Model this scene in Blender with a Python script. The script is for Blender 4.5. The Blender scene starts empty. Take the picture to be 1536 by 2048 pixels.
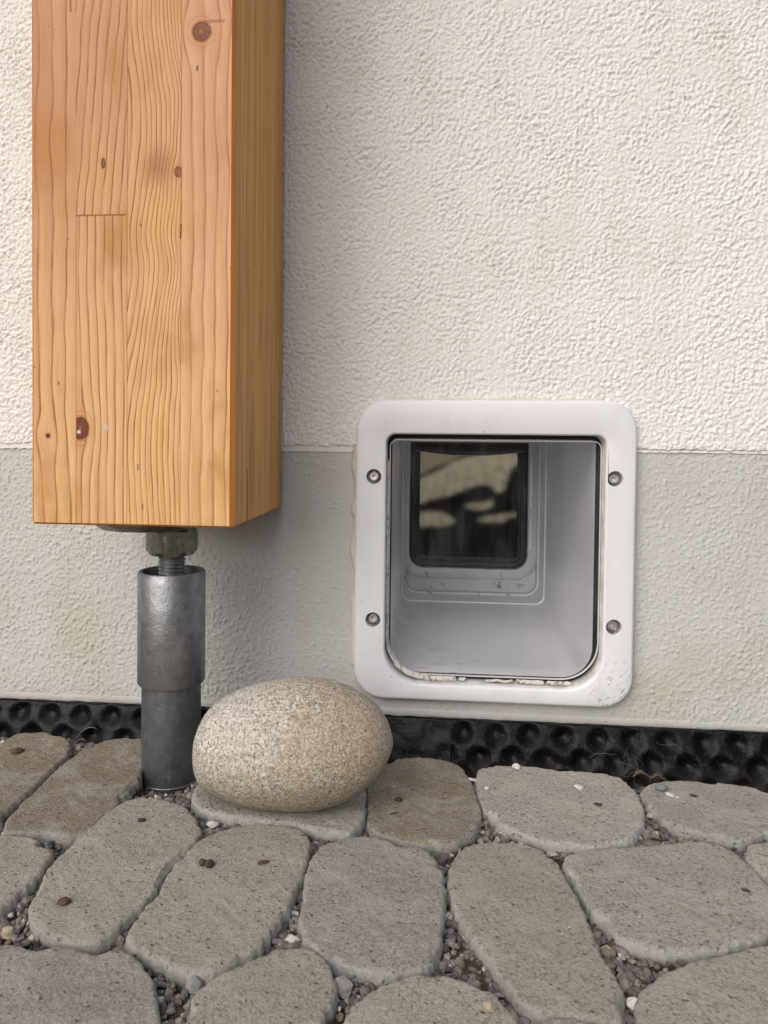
import bpy, bmesh, math, random
import numpy as np
from mathutils import Vector, Matrix, noise

# ------------------------------------------------------------------ camera
YAW, PITCH, ROLL = .091, .0244, .0099
FPX, CX, CY = 1450.0, 733.0, 917.6          # in pixels of the 1536 x 2048 photograph
CAM = np.array([0, -.58, .23])
def _rot():
    B = np.array([[1, 0, 0], [0, 0, -1], [0, 1, 0]], float)
    c, s = math.cos(YAW), math.sin(YAW); Ry = np.array([[c, 0, s], [0, 1, 0], [-s, 0, c]])
    c, s = math.cos(PITCH), math.sin(PITCH); Rx = np.array([[1, 0, 0], [0, c, -s], [0, s, c]])
    c, s = math.cos(ROLL), math.sin(ROLL); Rz = np.array([[c, -s, 0], [s, c, 0], [0, 0, 1]])
    return Rz @ Rx @ Ry @ B
MR = _rot()
S = bpy.context.scene
COL = S.collection
cd = bpy.data.cameras.new('camera'); cam = bpy.data.objects.new('camera', cd); COL.objects.link(cam)
m4 = Matrix.Identity(4)
for i in range(3):
    m4[i][0] = MR[0][i]; m4[i][1] = -MR[1][i]; m4[i][2] = -MR[2][i]; m4[i][3] = CAM[i]
cam.matrix_world = m4
cd.sensor_fit = 'VERTICAL'; cd.sensor_height = 36; cd.sensor_width = 27
cd.lens = FPX / 2048 * 36
cd.shift_x = (768 - CX) / 2048; cd.shift_y = -(1024 - CY) / 2048
cd.clip_start = .01; cd.clip_end = 500
S.camera = cam

# ------------------------------------------------------------------ light
SUN_AZ, SUN_EL = math.radians(-27), math.radians(34)    # azimuth from -Y (towards the wall's front), negative = from the left
d = Vector((math.sin(SUN_AZ) * math.cos(SUN_EL), -math.cos(SUN_AZ) * math.cos(SUN_EL), math.sin(SUN_EL)))
sl = bpy.data.lights.new('sun', 'SUN'); sl.energy = 2.75; sl.angle = math.radians(68); sl.color = (1, .965, .925)
so = bpy.data.objects.new('sun', sl); COL.objects.link(so); so.rotation_euler = d.to_track_quat('Z', 'Y').to_euler()
W = bpy.data.worlds.new('World'); S.world = W; W.use_nodes = True
wn = W.node_tree; bg = wn.nodes['Background']; sky = wn.nodes.new('ShaderNodeTexSky')
sky.sky_type = 'NISHITA'; sky.sun_disc = False; sky.sun_elevation = SUN_EL
sky.sun_rotation = math.atan2(d.x, d.y)
sky.dust_density = 4; sky.air_density = .7; sky.ozone_density = .6
wn.links.new(sky.outputs[0], bg.inputs[0]); bg.inputs[1].default_value = .085
S.view_settings.view_transform = 'Standard'; S.view_settings.look = 'None'
S.view_settings.exposure = -.24; S.view_settings.gamma = 1

random.seed(5); rng = np.random.default_rng(7)

# ------------------------------------------------------------------ node helpers
class V:
    """a node socket (or number) with arithmetic"""
    def __init__(s, g, x): s.g, s.x = g, x
    def _o(s, op, *a, clamp=False): return s.g.m(op, s, *a, clamp=clamp)
    def __add__(s, o): return s._o('ADD', o)
    __radd__ = __add__
    def __mul__(s, o): return s._o('MULTIPLY', o)
    __rmul__ = __mul__
    def __sub__(s, o): return s._o('SUBTRACT', o)
    def __rsub__(s, o): return s.g.m('SUBTRACT', o, s)
    def __truediv__(s, o): return s._o('DIVIDE', o)
    def __pow__(s, o): return s._o('POWER', o)
    def __gt__(s, o): return s._o('GREATER_THAN', o)
    def __lt__(s, o): return s._o('LESS_THAN', o)
class G:
    def __init__(s, name):
        s.mat = bpy.data.materials.new(name); s.mat.use_nodes = True
        s.t = s.mat.node_tree; s.n = s.t.nodes; s.p = s.n['Principled BSDF']; s.out = s.n['Material Output']
        s._obj = None
    def put(s, inp, v):
        if isinstance(v, V): s.t.links.new(v.x, inp)
        elif isinstance(v, (tuple, list)) and len(v) == 3 and inp.type == 'RGBA': inp.default_value = (*v, 1)
        else: inp.default_value = v
    def m(s, op, *a, clamp=False):
        nd = s.n.new('ShaderNodeMath'); nd.operation = op; nd.use_clamp = clamp
        for i, v in enumerate(a): s.put(nd.inputs[i], v)
        return V(s, nd.outputs[0])
    def obj(s):
        if not s._obj: s._obj = V(s, s.n.new('ShaderNodeTexCoord').outputs['Object'])
        return s._obj
    def xyz(s, v=None):
        nd = s.n.new('ShaderNodeSeparateXYZ'); s.put(nd.inputs[0], v or s.obj())
        return [V(s, o) for o in nd.outputs]
    def vec(s, x, y, z):
        nd = s.n.new('ShaderNodeCombineXYZ')
        for i, v in enumerate((x, y, z)): s.put(nd.inputs[i], v)
        return V(s, nd.outputs[0])
    def scale(s, k, v=None):
        nd = s.n.new('ShaderNodeVectorMath'); nd.operation = 'MULTIPLY'; s.put(nd.inputs[0], v or s.obj()); nd.inputs[1].default_value = k
        return V(s, nd.outputs[0])
    def vadd(s, a, b):
        nd = s.n.new('ShaderNodeVectorMath'); nd.operation = 'ADD'; s.put(nd.inputs[0], a); s.put(nd.inputs[1], b)
        return V(s, nd.outputs[0])
    def noise(s, sc, det=3, rough=.5, v=None, dist=0, color=False):
        nd = s.n.new('ShaderNodeTexNoise'); s.put(nd.inputs['Vector'], v or s.obj()); nd.inputs['Scale'].default_value = sc
        nd.inputs['Detail'].default_value = det; nd.inputs['Roughness'].default_value = rough; nd.inputs['Distortion'].default_value = dist
        return V(s, nd.outputs[1 if color else 0])
    def voro(s, sc, v=None, feat='F1', out='Distance', rnd=1):
        nd = s.n.new('ShaderNodeTexVoronoi'); nd.feature = feat; s.put(nd.inputs['Vector'], v or s.obj()); nd.inputs['Scale'].default_value = sc
        nd.inputs['Randomness'].default_value = rnd
        return V(s, nd.outputs[out])
    def sm(s, a, b, v):   # smoothstep
        nd = s.n.new('ShaderNodeMapRange'); nd.interpolation_type = 'SMOOTHSTEP'; s.put(nd.inputs[0], v)
        nd.inputs[1].default_value = a; nd.inputs[2].default_value = b
        return V(s, nd.outputs[0])
    def lin(s, a, b, c, e, v):
        nd = s.n.new('ShaderNodeMapRange'); s.put(nd.inputs[0], v)
        for i, q in enumerate((a, b, c, e)): nd.inputs[i + 1].default_value = q
        return V(s, nd.outputs[0])
    def mix(s, f, a, b, mode='MIX'):
        nd = s.n.new('ShaderNodeMix'); nd.data_type = 'RGBA'; nd.blend_type = mode
        s.put(nd.inputs[0], f); s.put(nd.inputs[6], a); s.put(nd.inputs[7], b)
        return V(s, nd.outputs[2])
    def ramp(s, v, *st):
        nd = s.n.new('ShaderNodeValToRGB'); s.put(nd.inputs[0], v); el = nd.color_ramp.elements
        while len(el) < len(st): el.new(.5)
        for e, (p, c) in zip(el, st): e.position = p; e.color = (*c, 1)
        return V(s, nd.outputs[0])
    def bump(s, h, dist, strength=1, normal=None):
        nd = s.n.new('ShaderNodeBump'); s.put(nd.inputs['Height'], h); nd.inputs['Distance'].default_value = dist; nd.inputs['Strength'].default_value = strength
        if normal: s.put(nd.inputs['Normal'], normal)
        return V(s, nd.outputs[0])
    def fin(s, col=None, rough=None, bump=None, metal=None, **k):
        if col is not None: s.put(s.p.inputs['Base Color'], col)
        if rough is not None: s.put(s.p.inputs['Roughness'], rough)
        if bump is not None: s.put(s.p.inputs['Normal'], bump)
        if metal is not None: s.put(s.p.inputs['Metallic'], metal)
        for a, b in k.items(): s.put(s.p.inputs[a.replace('_', ' ')], b)
        return s.mat
def lin3(r, g, b):   # sRGB 0-255 -> linear
    f = lambda c: (c / 255 / 12.92) if c <= 10 else ((c / 255 + .055) / 1.055) ** 2.4
    return (f(r), f(g), f(b))

# ------------------------------------------------------------------ materials
MT = {}
def stucco(name, base, dirt, plinth=False):
    g = G(name); x, y, z = g.xyz()
    p = g.obj(); big = g.noise(14, 3)
    n2 = g.bump(g.noise(520, 3, .6), .0007, .9)
    c = g.mix(g.sm(.35, .75, big), base, dirt)
    speck = g.sm(.050, .02, g.voro(34, v=p))                     # small dark insect specks and grit
    c = g.mix(speck * .6, c, (.10, .08, .06))
    if plinth:
        stain = g.sm(.52, .72, g.noise(9, 4)) * .35
        c = g.mix(stain, c, lin3(176, 166, 140))
        foot = g.sm(.030, .010, z + g.noise(60, 3) * .012)
        c = g.mix(foot * .35, c, lin3(150, 150, 150))
        pits = g.sm(.16, .09, g.voro(150)) * g.sm(.55, .65, g.noise(60, 2)); c = g.mix(pits * .5, c, (.22, .19, .15))
    grime = g.sm(.50, .75, g.noise(1, 4, .65, v=g.vec(x * 26, y, z * 7))) * .22
    c = g.mix(grime, c, lin3(188, 178, 158))
    return g.fin(c, .88, n2)
MT['render'] = stucco('white_render', (.79, .785, .775), (.77, .76, .745))
MT['plinth'] = stucco('plinth_render', (.545, .55, .54), (.51, .51, .49), True)

# wood front: growth lines in four glued strips, drawn in millimetre-like units (u, v)
def wood_front():
    g = G('glued_spruce'); x, y, z = g.xyz()
    u = x * 3141 + 62; v = 1050 - z * 3141
    P = g.vec(u / 100, v / 100, 0)
    n_big = g.noise(1, 2, v=g.vec(u / 90, v / 260, 1.3)) - .5
    n_fin = g.noise(1, 2, v=g.vec(u / 35, v / 90, 5.1)) - .5
    in1 = u < 153; in3 = (u > 256) * (u < 362); in4 = u > 362; in2 = (u > 153) * (u < 256)
    def pull(U, kx, ky, rx, ry, a):
        dx = (u - kx) / rx; dy = (v - ky) / ry
        e = g.m('EXPONENT', (dx * dx + dy * dy) * -1.0)
        return U - (u - kx) * e * a
    # strip 1
    U = pull(u, 97, 877, 24, 40, .8)
    ph1 = (U + n_big * 30 + n_fin * 7 + g.sm(760, 1050, v) * -14) / 27 + .1
    # strip 2, upper board leans, lower board straight
    up = v < 453
    U = pull(u, 208, 352, 12, 30, .5); U = pull(U, 158, 862, 34, 62, .85)
    ph2 = (U + n_big * 10 + n_fin * 4 + up * (v * .085 - 6 + n_big * 14) + (1 - up) * 9 + g.sm(560, 760, v) * -5) / (17.0)
    # strip 3, dense to the right, swinging
    sway = g.m('SINE', v / 72 + .9) * 10.5 * g.sm(590, 480, v) + g.sm(520, 860, v) * 62 - g.sm(880, 1050, v) * 6
    U = pull(u, 360, 374, 26, 34, .55) + sway + n_big * 22 + n_fin * 4
    s = (U - 256) / 106
    den = 6.2 - g.sm(560, 800, v) * 4.2
    ph3 = s * 5.2 + s * s * den * g.m('SIGN', s)
    # strip 4, wide and faint with the large knot
    U = pull(u, 400, 113, 40, 52, .9)
    ph4 = (U + n_big * 26 + n_fin * 5) / 24
    ph = ph1 * in1 + ph2 * in2 + ph3 * in3 + ph4 * in4
    f = g.m('FRACT', ph + 20)
    wid = in2 * .02 + in3 * .03 - in4 * .02
    lw = g.noise(1, 2, v=g.vec(u / 30, v / 240, 12)) * .30; line = g.m('MULTIPLY', g.sm(0, 1, (f - .92 + lw) / lw), g.sm(1.0, .93, f))
    soft = g.sm(.0, .95, f) * .42
    lm = g.sm(.25, .70, g.noise(1, 3, v=g.vec(u / 14, v / 130, 9))) * 1.25 + .12
    amt = (in1 * .58 + in2 * .64 + in3 * .70 + in4 * .40) * lm
    # base
    pink = lin3(204, 154, 114); yel = lin3(230, 192, 138); ora = lin3(184, 126, 64)
    c = g.mix(g.sm(150, 900, v + n_big * 500), pink, yel)
    c = g.mix(g.sm(.50, .72, g.noise(1, 3, v=g.vec(u / 120, v / 200, 3.7))) * .75, c, ora)
    c = g.mix(in4 * .5 * g.sm(900, 500, v), c, lin3(226, 182, 146))
    c = g.mix(in3 * .35, c, lin3(235, 192, 130))
    # broad brown smudges above, on the left
    def blob(kx, ky, rx, ry):
        dx = (u - kx + n_fin * 20) / rx; dy = (v - ky + n_big * 60) / ry
        return g.m('EXPONENT', (dx * dx + dy * dy) * -1.0)
    for kx, ky, rx, ry, a, cc in ((95, 310, 55, 90, .7, (188, 120, 52)), (75, 130, 30, 160, .45, (178, 116, 70)), (315, 360, 30, 34, .75, (150, 92, 48)),
                                  (225, 100, 60, 70, .25, (196, 130, 88)), (200, 380, 40, 60, .35, (224, 170, 84)), (330, 455, 60, 60, .4, (232, 182, 96)),
                                  (300, 210, 26, 60, .35, (196, 134, 84)), (75, 340, 20, 60, .4, (170, 104, 40)), (430, 120, 40, 60, .4, (200, 140, 104))):
        c = g.mix(blob(kx, ky, rx, ry) * a, c, lin3(*cc))
    fib = g.noise(1, 3, .7, v=g.vec(u / 2.6, v / 70, 2))
    c = g.mix(g.sm(.30, .70, fib) * .55, c, g.mix(.5, c, lin3(176, 118, 62)))
    grain = g.noise(1, 2, .7, v=g.vec(u / 2.2, v / 5, 2))
    c = g.mix(g.sm(.55, .8, grain) * .22, c, lin3(170, 112, 66))
    band = g.sm(.50, .70, g.noise(1, 3, .6, v=g.vec(ph * .9, v / 420, 6))); c = g.mix(band * .38, c, lin3(188, 122, 66)); c = g.mix(soft * .9, c, lin3(190, 124, 66))
    c = g.mix(g.m('MULTIPLY', line, amt, clamp=True), c, lin3(112, 58, 24))
    # knots
    ang = g.m('ARCTAN2', v - 113, u - 400)
    def knot(c, kx, ky, r, dark, mid, cut=None, el=1.0):
        wq = g.noise(1, 3, .6, v=g.vec(u / 7, v / 7, 4)) - .5
        dx = u - kx + n_fin * 5 + wq * r * .30; dy = (v - ky) / el + wq * r * .35
        d_ = g.m('SQRT', dx * dx + dy * dy)
        k = 1 if cut is None else cut
        halo = g.sm(r * 2.3, r * .9, d_) * .55 * k
        ring = g.sm(.5, .9, g.m('FRACT', d_ / (r * .30)))
        c = g.mix(halo, c, g.mix(g.sm(.4, .6, g.m('FRACT', d_ / (r * .42))), lin3(214, 156, 100), lin3(170, 104, 58)))
        body = g.sm(r * 1.06, r * .92, d_) * k
        rad = g.noise(1, 2, v=g.vec(g.m('ARCTAN2', dy, dx) * 3.0, d_ / r, kx)); inner = g.mix(g.m('ADD', ring * .35, g.sm(.45, .7, rad) * .6, clamp=True), mid, dark); inner = g.mix(g.sm(r * .35, 0, d_) * .5, inner, lin3(190, 128, 76))
        c = g.mix(body, c, inner)
        rim = g.sm(r * .78, r * .98, d_) * g.sm(r * 1.12, r * 1.0, d_) * k
        return g.mix(rim * .8, c, lin3(96, 44, 18))
    c = knot(c, 400, 113, 18, lin3(84, 40, 18), lin3(136, 76, 40))
    c = knot(c, 163, 862, 17, lin3(70, 30, 15), lin3(120, 58, 30), cut=(u > 154), el=1.25)
    c = knot(c, 97, 877, 4.6, lin3(40, 16, 10), lin3(96, 50, 36))
    c = knot(c, 356, 374, 8, lin3(104, 48, 20), lin3(150, 88, 50), cut=(u < 362), el=1.2)
    c = knot(c, 208, 354, 4.5, lin3(70, 36, 14), lin3(120, 70, 34), el=2.2)
    c = knot(c, 461, 557, 3, lin3(50, 18, 10), lin3(96, 40, 20))
    # white resin in the cut knot, stray dark flecks, pencil grey marks
    def mark(c, x0, x1, y0, y1, col, a, soft_=2.0):
        jit = n_fin * 6
        k = g.sm(x0 - soft_, x0 + soft_, u + jit * 1.6) * g.sm(x1 + soft_, x1 - soft_, u + jit) * g.sm(y0 - soft_, y0 + soft_, v) * g.sm(y1 + soft_, y1 - soft_, v)
        return g.mix(k * a, c, lin3(*col))
    c = mark(c, 158, 164, 866, 872, (236, 224, 214), .8, 1.5)
    c = mark(c, 208, 219, 854, 866, (205, 190, 184), .55)
    c = mark(c, 276, 280, 930, 942, (140, 116, 112), .8, 1.2)
    c = mark(c, 286, 289, 1006, 1018, (90, 62, 44), .7, 1.2)
    c = mark(c, 142, 145, 12, 66, (110, 62, 28), .8, 1.0)
    c = mark(c, 391, 395, 176, 186, (90, 50, 26), .8, 1.0)
    c = mark(c, 405, 446, 92, 97, (140, 84, 46), .7, 2.0)
    c = mark(c, 117, 120, 772, 778, (70, 40, 20), .8, 1.0)
    c = mark(c, 360, 363, 472, 500, (30, 14, 6), .95, .8)
    c = mark(c, 281, 285, 470, 475, (80, 60, 20), .7, 1.0)
    flecks = g.sm(.045, .02, g.voro(1, v=g.vec(u / 52, v / 80, 0)))
    c = g.mix(flecks * .6, c, lin3(110, 66, 34))
    # glue seams
    seam = lambda a, w: g.sm(w, w * .3, g.m('ABSOLUTE', u - a))
    jo = g.sm(1.8, .8, g.m('ABSOLUTE', v - 453 + n_fin * 3)) * (u > 153) * (u < 253)
    c = g.mix(jo * .85, c, lin3(150, 84, 30))
    side = g.sm(1.6, .7, g.m('ABSOLUTE', u - 154)) * (v > 453)
    c = g.mix(side * .6, c, lin3(160, 98, 44))
    c = g.mix((seam(256, 1.4) + seam(362, 1.4)) * .45, c, lin3(150, 92, 44))
    h = fib * .25 - line * .5 - (seam(256, 1.2) + seam(362, 1.2)) * .5 - jo
    rough = g.lin(.3, .7, .42, .62, fib)
    return g.fin(c, rough, g.bump(h, .00022), Specular_IOR_Level=.35)
MT['wood_front'] = wood_front()
def wood_side(name, c0, c1, extra=True):
    g = G(name); x, y, z = g.xyz()
    st = g.noise(1, 4, .6, v=g.vec(x * 500, y * 420, z * 6))
    st2 = g.noise(1, 3, .6, v=g.vec(x * 160, y * 110, z * 3.2))
    c = g.mix(g.sm(.3, .7, st2), lin3(*c0), lin3(*c1))
    c = g.mix(g.sm(.42, .75, st) * .5, c, lin3(146, 98, 48))
    c = g.mix(g.sm(.60, .72, g.noise(1, 3, v=g.vec(x * 300, y * 260, z * 14))) * .5, c, lin3(110, 74, 36))
    if extra:
        wob = (st2 - .5) * .006
        def spot(c, ky, kz, ry, rz, col, a):
            dy = (y - ky + wob) / ry; dz = (z - kz) / rz
            return g.mix(g.sm(1.0, .35, g.m('SQRT', dy * dy + dz * dz)) * a, c, lin3(*col))
        c = spot(c, .048, .475, .006, .022, (88, 58, 28), .75)
        c = spot(c, .026, .455, .004, .014, (80, 52, 28), .7)
        c = spot(c, .088, .428, .005, .012, (70, 40, 18), .85)
        c = spot(c, .085, .500, .006, .012, (214, 198, 170), .55)
        c = spot(c, .096, .488, .004, .006, (214, 198, 170), .55)
        c = spot(c, .045, .040, .010, .05, (120, 100, 72), .35)
        crack = g.m('ABSOLUTE', y - .0335 + (g.noise(120, 3) - .5) * .006)
        ck = g.sm(.0014, .0006, crack) * g.sm(.038, .030, z)
        c = g.mix(ck * .9, c, lin3(52, 34, 22))
        worm = g.sm(.05, .02, g.voro(1, v=g.vec(0, y * 38, z * 16)))
        c = g.mix(worm * .7, c, lin3(84, 54, 28))
        h = st * .6 - ck * 2
    else: h = st
    return g.fin(c, .6, g.bump(h, .0003), Specular_IOR_Level=.3)
MT['wood_side'] = wood_side('spruce_side', (226, 178, 108), (204, 152, 82))
MT['wood_edge'] = wood_side('spruce_edge', (196, 126, 56), (170, 100, 40), False)

def metal(name, col, r, sc=60, dirt=.5, spots=(.5, .45, .36)):
    g = G(name)
    n = g.noise(sc, 4, .6); n2 = g.noise(sc * 6, 3, .6)
    c = g.mix(g.sm(.3, .7, n) * .5, col, tuple(q * .6 for q in col))
    c = g.mix(g.sm(.62, .75, n2) * dirt, c, spots)
    sp_ = g.xyz(g.voro(190, out='Color'))[0]
    c = g.mix(g.sm(.2, .9, sp_) * .55, c, tuple(q * .62 for q in col))
    rub = g.sm(.60, .70, g.noise(1, 4, .7, v=g.scale((90, 90, 22)))); c = g.mix(rub * .35, c, tuple(q * 1.7 for q in col))
    scr = g.sm(.050, .015, g.voro(1, v=g.scale((260, 260, 60))))
    c = g.mix(scr * .7, c, (.6, .6, .58))
    return g.fin(c, g.lin(.3, .7, r, r + .2, n), g.bump(n2 + n * .5, .00025), .85)
MT['galv'] = metal('galvanised_steel', (.33, .34, .355), .36, 90, .45)
MT['galv_dark'] = metal('dull_galvanised_steel', (.21, .225, .24), .46, 80, .35)
MT['zinc'] = metal('zinc_plated_steel', (.25, .24, .205), .20, 190, .9, (.05, .045, .035))
MT['steel'] = metal('stainless_steel', (.62, .60, .58), .2, 300, .3, (.2, .17, .14))
g = G('gap_shade_black'); MT['dark'] = g.fin((.02, .02, .02), .7)

def plastic(name, col, marks=None, rough=.32):
    g = G(name); x, y, z = g.xyz()
    n = g.noise(700, 2); n2 = g.noise(12, 3)
    c = g.mix(g.sm(.3, .8, n2) * .35, col, tuple(q * k for q, k in zip(col, (.93, .92, .92))))
    if marks == 'frame':
        gr = g.sm(.50, .72, g.noise(1, 4, .65, v=g.vec(x * 40, y * 40, z * 16))) * .16
        c = g.mix(gr, c, (.50, .46, .40))
        cre = g.sm(-.0085, -.0040, y) * g.sm(.35, .65, g.noise(60, 4)) * .7; c = g.mix(cre, c, (.42, .38, .32))
        dash = g.sm(.065, .022, g.voro(1, v=g.vec(x * 62, 0, z * 55)))
        c = g.mix(dash * .45, c, (.22, .20, .20))
        # scuffs at the lower right corner
        k = g.sm(.040, .006, g.m('SQRT', (x - .100) * (x - .100) + (z - .008) * (z - .008)))
        sc = g.sm(.54, .66, g.noise(1, 3, v=g.vec((x + z) * 120, 0, (x - z) * 480)))
        c = g.mix(k * sc * .8, c, (.25, .24, .24))
    if marks == 'tunnel':
        # dirt streaks and short scratches on the bottom near the opening
        low = g.sm(.034, .020, z) * g.sm(.20, .05, y)
        s1 = g.sm(.62, .72, g.noise(1, 3, v=g.vec(x * 60, y * 380, 1)))
        left = g.sm(.035, -.038, x)
        c = g.mix(low * s1 * left * .75, c, (.18, .13, .09))
        s2 = g.sm(.60, .75, g.noise(1, 4, v=g.vec(x * 300, y * 14, z * 24)))
        c = g.mix(s2 * .22 * g.sm(.03, .12, z), c, (.34, .35, .37))
        tan = g.sm(.5, .75, g.noise(30, 3)) * g.sm(-.02, -.06, x) * .35
        c = g.mix(tan, c, (.50, .40, .30))
        lw_shade = g.sm(-.072, -.081, x) * (g.sm(.3, .7, g.noise(1, 4, .6, v=g.vec(0, y * 40, z * 12))) * .35 + .15); c = g.mix(lw_shade, c, (.25, .26, .28))  # shade of the left wall painted into the colour, along with grey streaks
        rim = g.sm(.312, .326, y) * g.sm(.57, .66, g.noise(70, 5, .7)) * g.sm(.062, .040, z)
        c = g.mix(rim * .8, c, (.22, .14, .09))
        spk = g.sm(.04, .015, g.voro(60))
        c = g.mix(spk * .7, c, (.08, .07, .07))
    return g.fin(c, rough, g.bump(n, .00006, .6), Specular_IOR_Level=.5)
MT['frame'] = plastic('white_plastic_frame', (.77, .78, .82), 'frame')
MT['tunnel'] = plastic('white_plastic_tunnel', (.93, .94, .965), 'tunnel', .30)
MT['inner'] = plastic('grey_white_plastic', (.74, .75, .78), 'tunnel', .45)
MT['rim'] = plastic('pane_edge_white', (.86, .86, .84), None, .3)
g = G('smoky_door_frame')
c = g.mix(g.sm(.45, .7, g.noise(1, 4, v=g.scale((200, 200, 40)))) * .5, (.012, .011, .010), (.055, .05, .04))
MT['smoke_frame'] = g.fin(c, .3)
g = G('dirty_brush')
n = g.noise(1, 4, .6, v=g.scale((260, 100, 260)))
c = g.mix(g.sm(.50, .66, n), (.60, .585, .55), (.24, .21, .17)); c = g.mix(g.sm(.66, .74, n), c, (.07, .06, .05))
MT['brush'] = g.fin(c, .75, g.bump(n, .0006))
g = G('filler_bead'); x, y, z = g.xyz()
MT['filler'] = g.fin(g.mix(g.noise(50, 3), (.60, .56, .46), (.66, .64, .58)), .7, g.bump(g.noise(260, 3), .0006))

def glass(name, tint, haze, hazecol, gloss=.06, blur=None):
    g = G(name); g.n.remove(g.p)
    tr = g.n.new('ShaderNodeBsdfTransparent'); tr.inputs[0].default_value = (*tint, 1)
    if blur:
        tr = g.n.new('ShaderNodeBsdfRefraction'); tr.inputs[0].default_value = (*tint, 1); tr.inputs['IOR'].default_value = 1.3; tr.inputs['Roughness'].default_value = blur
    gl = g.n.new('ShaderNodeBsdfGlossy'); gl.inputs['Roughness'].default_value = gloss; gl.inputs[0].default_value = (1, 1, 1, 1)
    df = g.n.new('ShaderNodeBsdfDiffuse'); df.inputs[0].default_value = (*hazecol, 1)
    fr = g.n.new('ShaderNodeFresnel'); fr.inputs[0].default_value = 1.22
    m1 = g.n.new('ShaderNodeMixShader'); m2 = g.n.new('ShaderNodeMixShader')
    st = g.noise(1, 4, .65, v=g.scale((150, 60, 22))); st2 = g.noise(35, 4)
    hz = g.sm(.40, .85, st * .6 + st2 * .4) * haze
    g.put(m1.inputs[0], hz); g.t.links.new(tr.outputs[0], m1.inputs[1]); g.t.links.new(df.outputs[0], m1.inputs[2])
    g.t.links.new(fr.outputs[0], m2.inputs[0]); g.t.links.new(m1.outputs[0], m2.inputs[1]); g.t.links.new(gl.outputs[0], m2.inputs[2])
    g.t.links.new(m2.outputs[0], g.out.inputs[0]); return g.mat
MT['pane'] = glass('clear_scratched_pane', (.97, .975, .98), .03, (.75, .77, .8))
MT['smoke'] = glass('smoky_pane', (.92, .91, .88), .01, (.45, .42, .34), .10, blur=.145)

g = G('golden_light_patch'); x, y, z = g.xyz()
n = g.noise(1, 4, .75, v=g.vec(x * 90, y * 100, z * 14)); n2 = g.noise(50, 5, .8)
c = g.ramp(n * .5 + n2 * .5, (.36, (.14, .12, .07)), (.46, (.60, .54, .38)), (.60, (.95, .90, .72)))
MT['gold'] = g.fin(c, .6, g.bump(n, .002))
g = G('black_backdrop'); MT['backdrop'] = g.fin(g.mix(g.noise(60, 3), (.003, .0035, .005), (.010, .010, .011)), .9, Specular_IOR_Level=0)
g = G('interior_floor'); MT['infloor'] = g.fin((.004, .004, .005), .9, Specular_IOR_Level=0)

# membrane
g = G('black_dimpled_plastic'); x, y, z = g.xyz()
dust = g.sm(.45, .75, g.noise(70, 5, .65)); soil = g.sm(-.012, -.036, z + (g.noise(60, 4) - .5) * .03); fib = g.sm(.60, .68, g.noise(1, 3, v=g.scale((500, 500, 160)), dist=2))
c = g.mix(dust * .32, (.003, .0035, .005), (.022, .026, .036)); c = g.mix(fib * .35, c, (.09, .09, .088)); c = g.mix(soil * .4, c, (.05, .038, .028))
MT['membrane'] = g.fin(c, g.lin(0, 1, .38, .7, dust), g.bump(g.noise(500, 3), .0004), Specular_IOR_Level=.2)

# pavers
def paver_mat(name, a, b, warm):
    g = G(name)
    oi = V(g, g.n.new('ShaderNodeObjectInfo').outputs['Random']); x, y, z = g.xyz()
    big = g.noise(16, 4, .6); med = g.noise(75, 4, .65); fine = g.noise(640, 5, .80)
    c = g.mix(g.sm(.32, .68, big), a, b)
    c = g.mix(g.sm(.45, .75, g.noise(28, 3)) * .45, c, warm)
    c = g.mix(g.sm(.45, .66, med) * .14, c, tuple(q * .66 for q in a))
    grainc = g.voro(760, out='Color'); gx, gy, gz = g.xyz(grainc)
    c = g.mix(g.sm(.70, .95, gx) * .45, c, (.58, .56, .52))
    c = g.mix(g.sm(.74, .95, gy) * .45, c, (.11, .095, .08))
    c = g.mix(g.sm(.52, .62, fine) * .55, c, (.15, .13, .105))
    c = g.mix(g.sm(.48, .37, fine) * .55, c, (.80, .77, .71))
    pit = g.sm(.26, .10, g.voro(230)) * g.sm(.42, .6, g.noise(90, 3))
    c = g.mix(pit * .6, c, (.09, .075, .06))
    stain = g.sm(.54, .72, g.noise(22, 5, .62)) * .42
    c = g.mix(stain, c, tuple(q * .50 for q in a))
    flk = g.sm(.06, .03, g.voro(95)); c = g.mix(flk * .7, c, (.05, .045, .04))
    rimw = g.sm(-.0003, -.0015, z) * .6; c = g.mix(rimw, c, (.68, .68, .67))  # lit upper rims painted pale into the colour, together with wear
    c = g.mix(g.sm(.0, 1, oi) * .34, c, tuple(q * .55 for q in a))
    worn = g.sm(.46, .64, g.noise(34, 4, .6)) * .30; c = g.mix(worn, c, (.68, .66, .62))
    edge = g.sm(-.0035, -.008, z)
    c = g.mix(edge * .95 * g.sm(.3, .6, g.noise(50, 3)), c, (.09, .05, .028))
    h = med * .6 + g.noise(260, 3) * .6 + fine * .9 + gx * .35 - pit * .9
    return g.fin(c, .92, g.bump(h, .0024))
PM = [paver_mat('concrete_paver_grey', (.49, .465, .42), (.60, .565, .51), (.53, .45, .34)),
      paver_mat('concrete_paver_sand', (.56, .51, .435), (.65, .595, .51), (.57, .47, .34)),
      paver_mat('concrete_paver_brown', (.34, .28, .20), (.44, .385, .30), (.35, .25, .14))]
g = G('gravel_stones')
rp = V(g, g.n.new('ShaderNodeNewGeometry').outputs['Random Per Island'])
c = g.ramp(rp, (0, (.06, .055, .06)), (.30, (.13, .12, .125)), (.50, (.24, .225, .22)), (.72, (.17, .12, .095)), (.78, (.27, .23, .19)), (.92, (.36, .345, .335)), (.99, (.70, .68, .65)))
c = g.mix(g.noise(500, 3) * .5, c, (.14, .11, .09))
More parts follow.
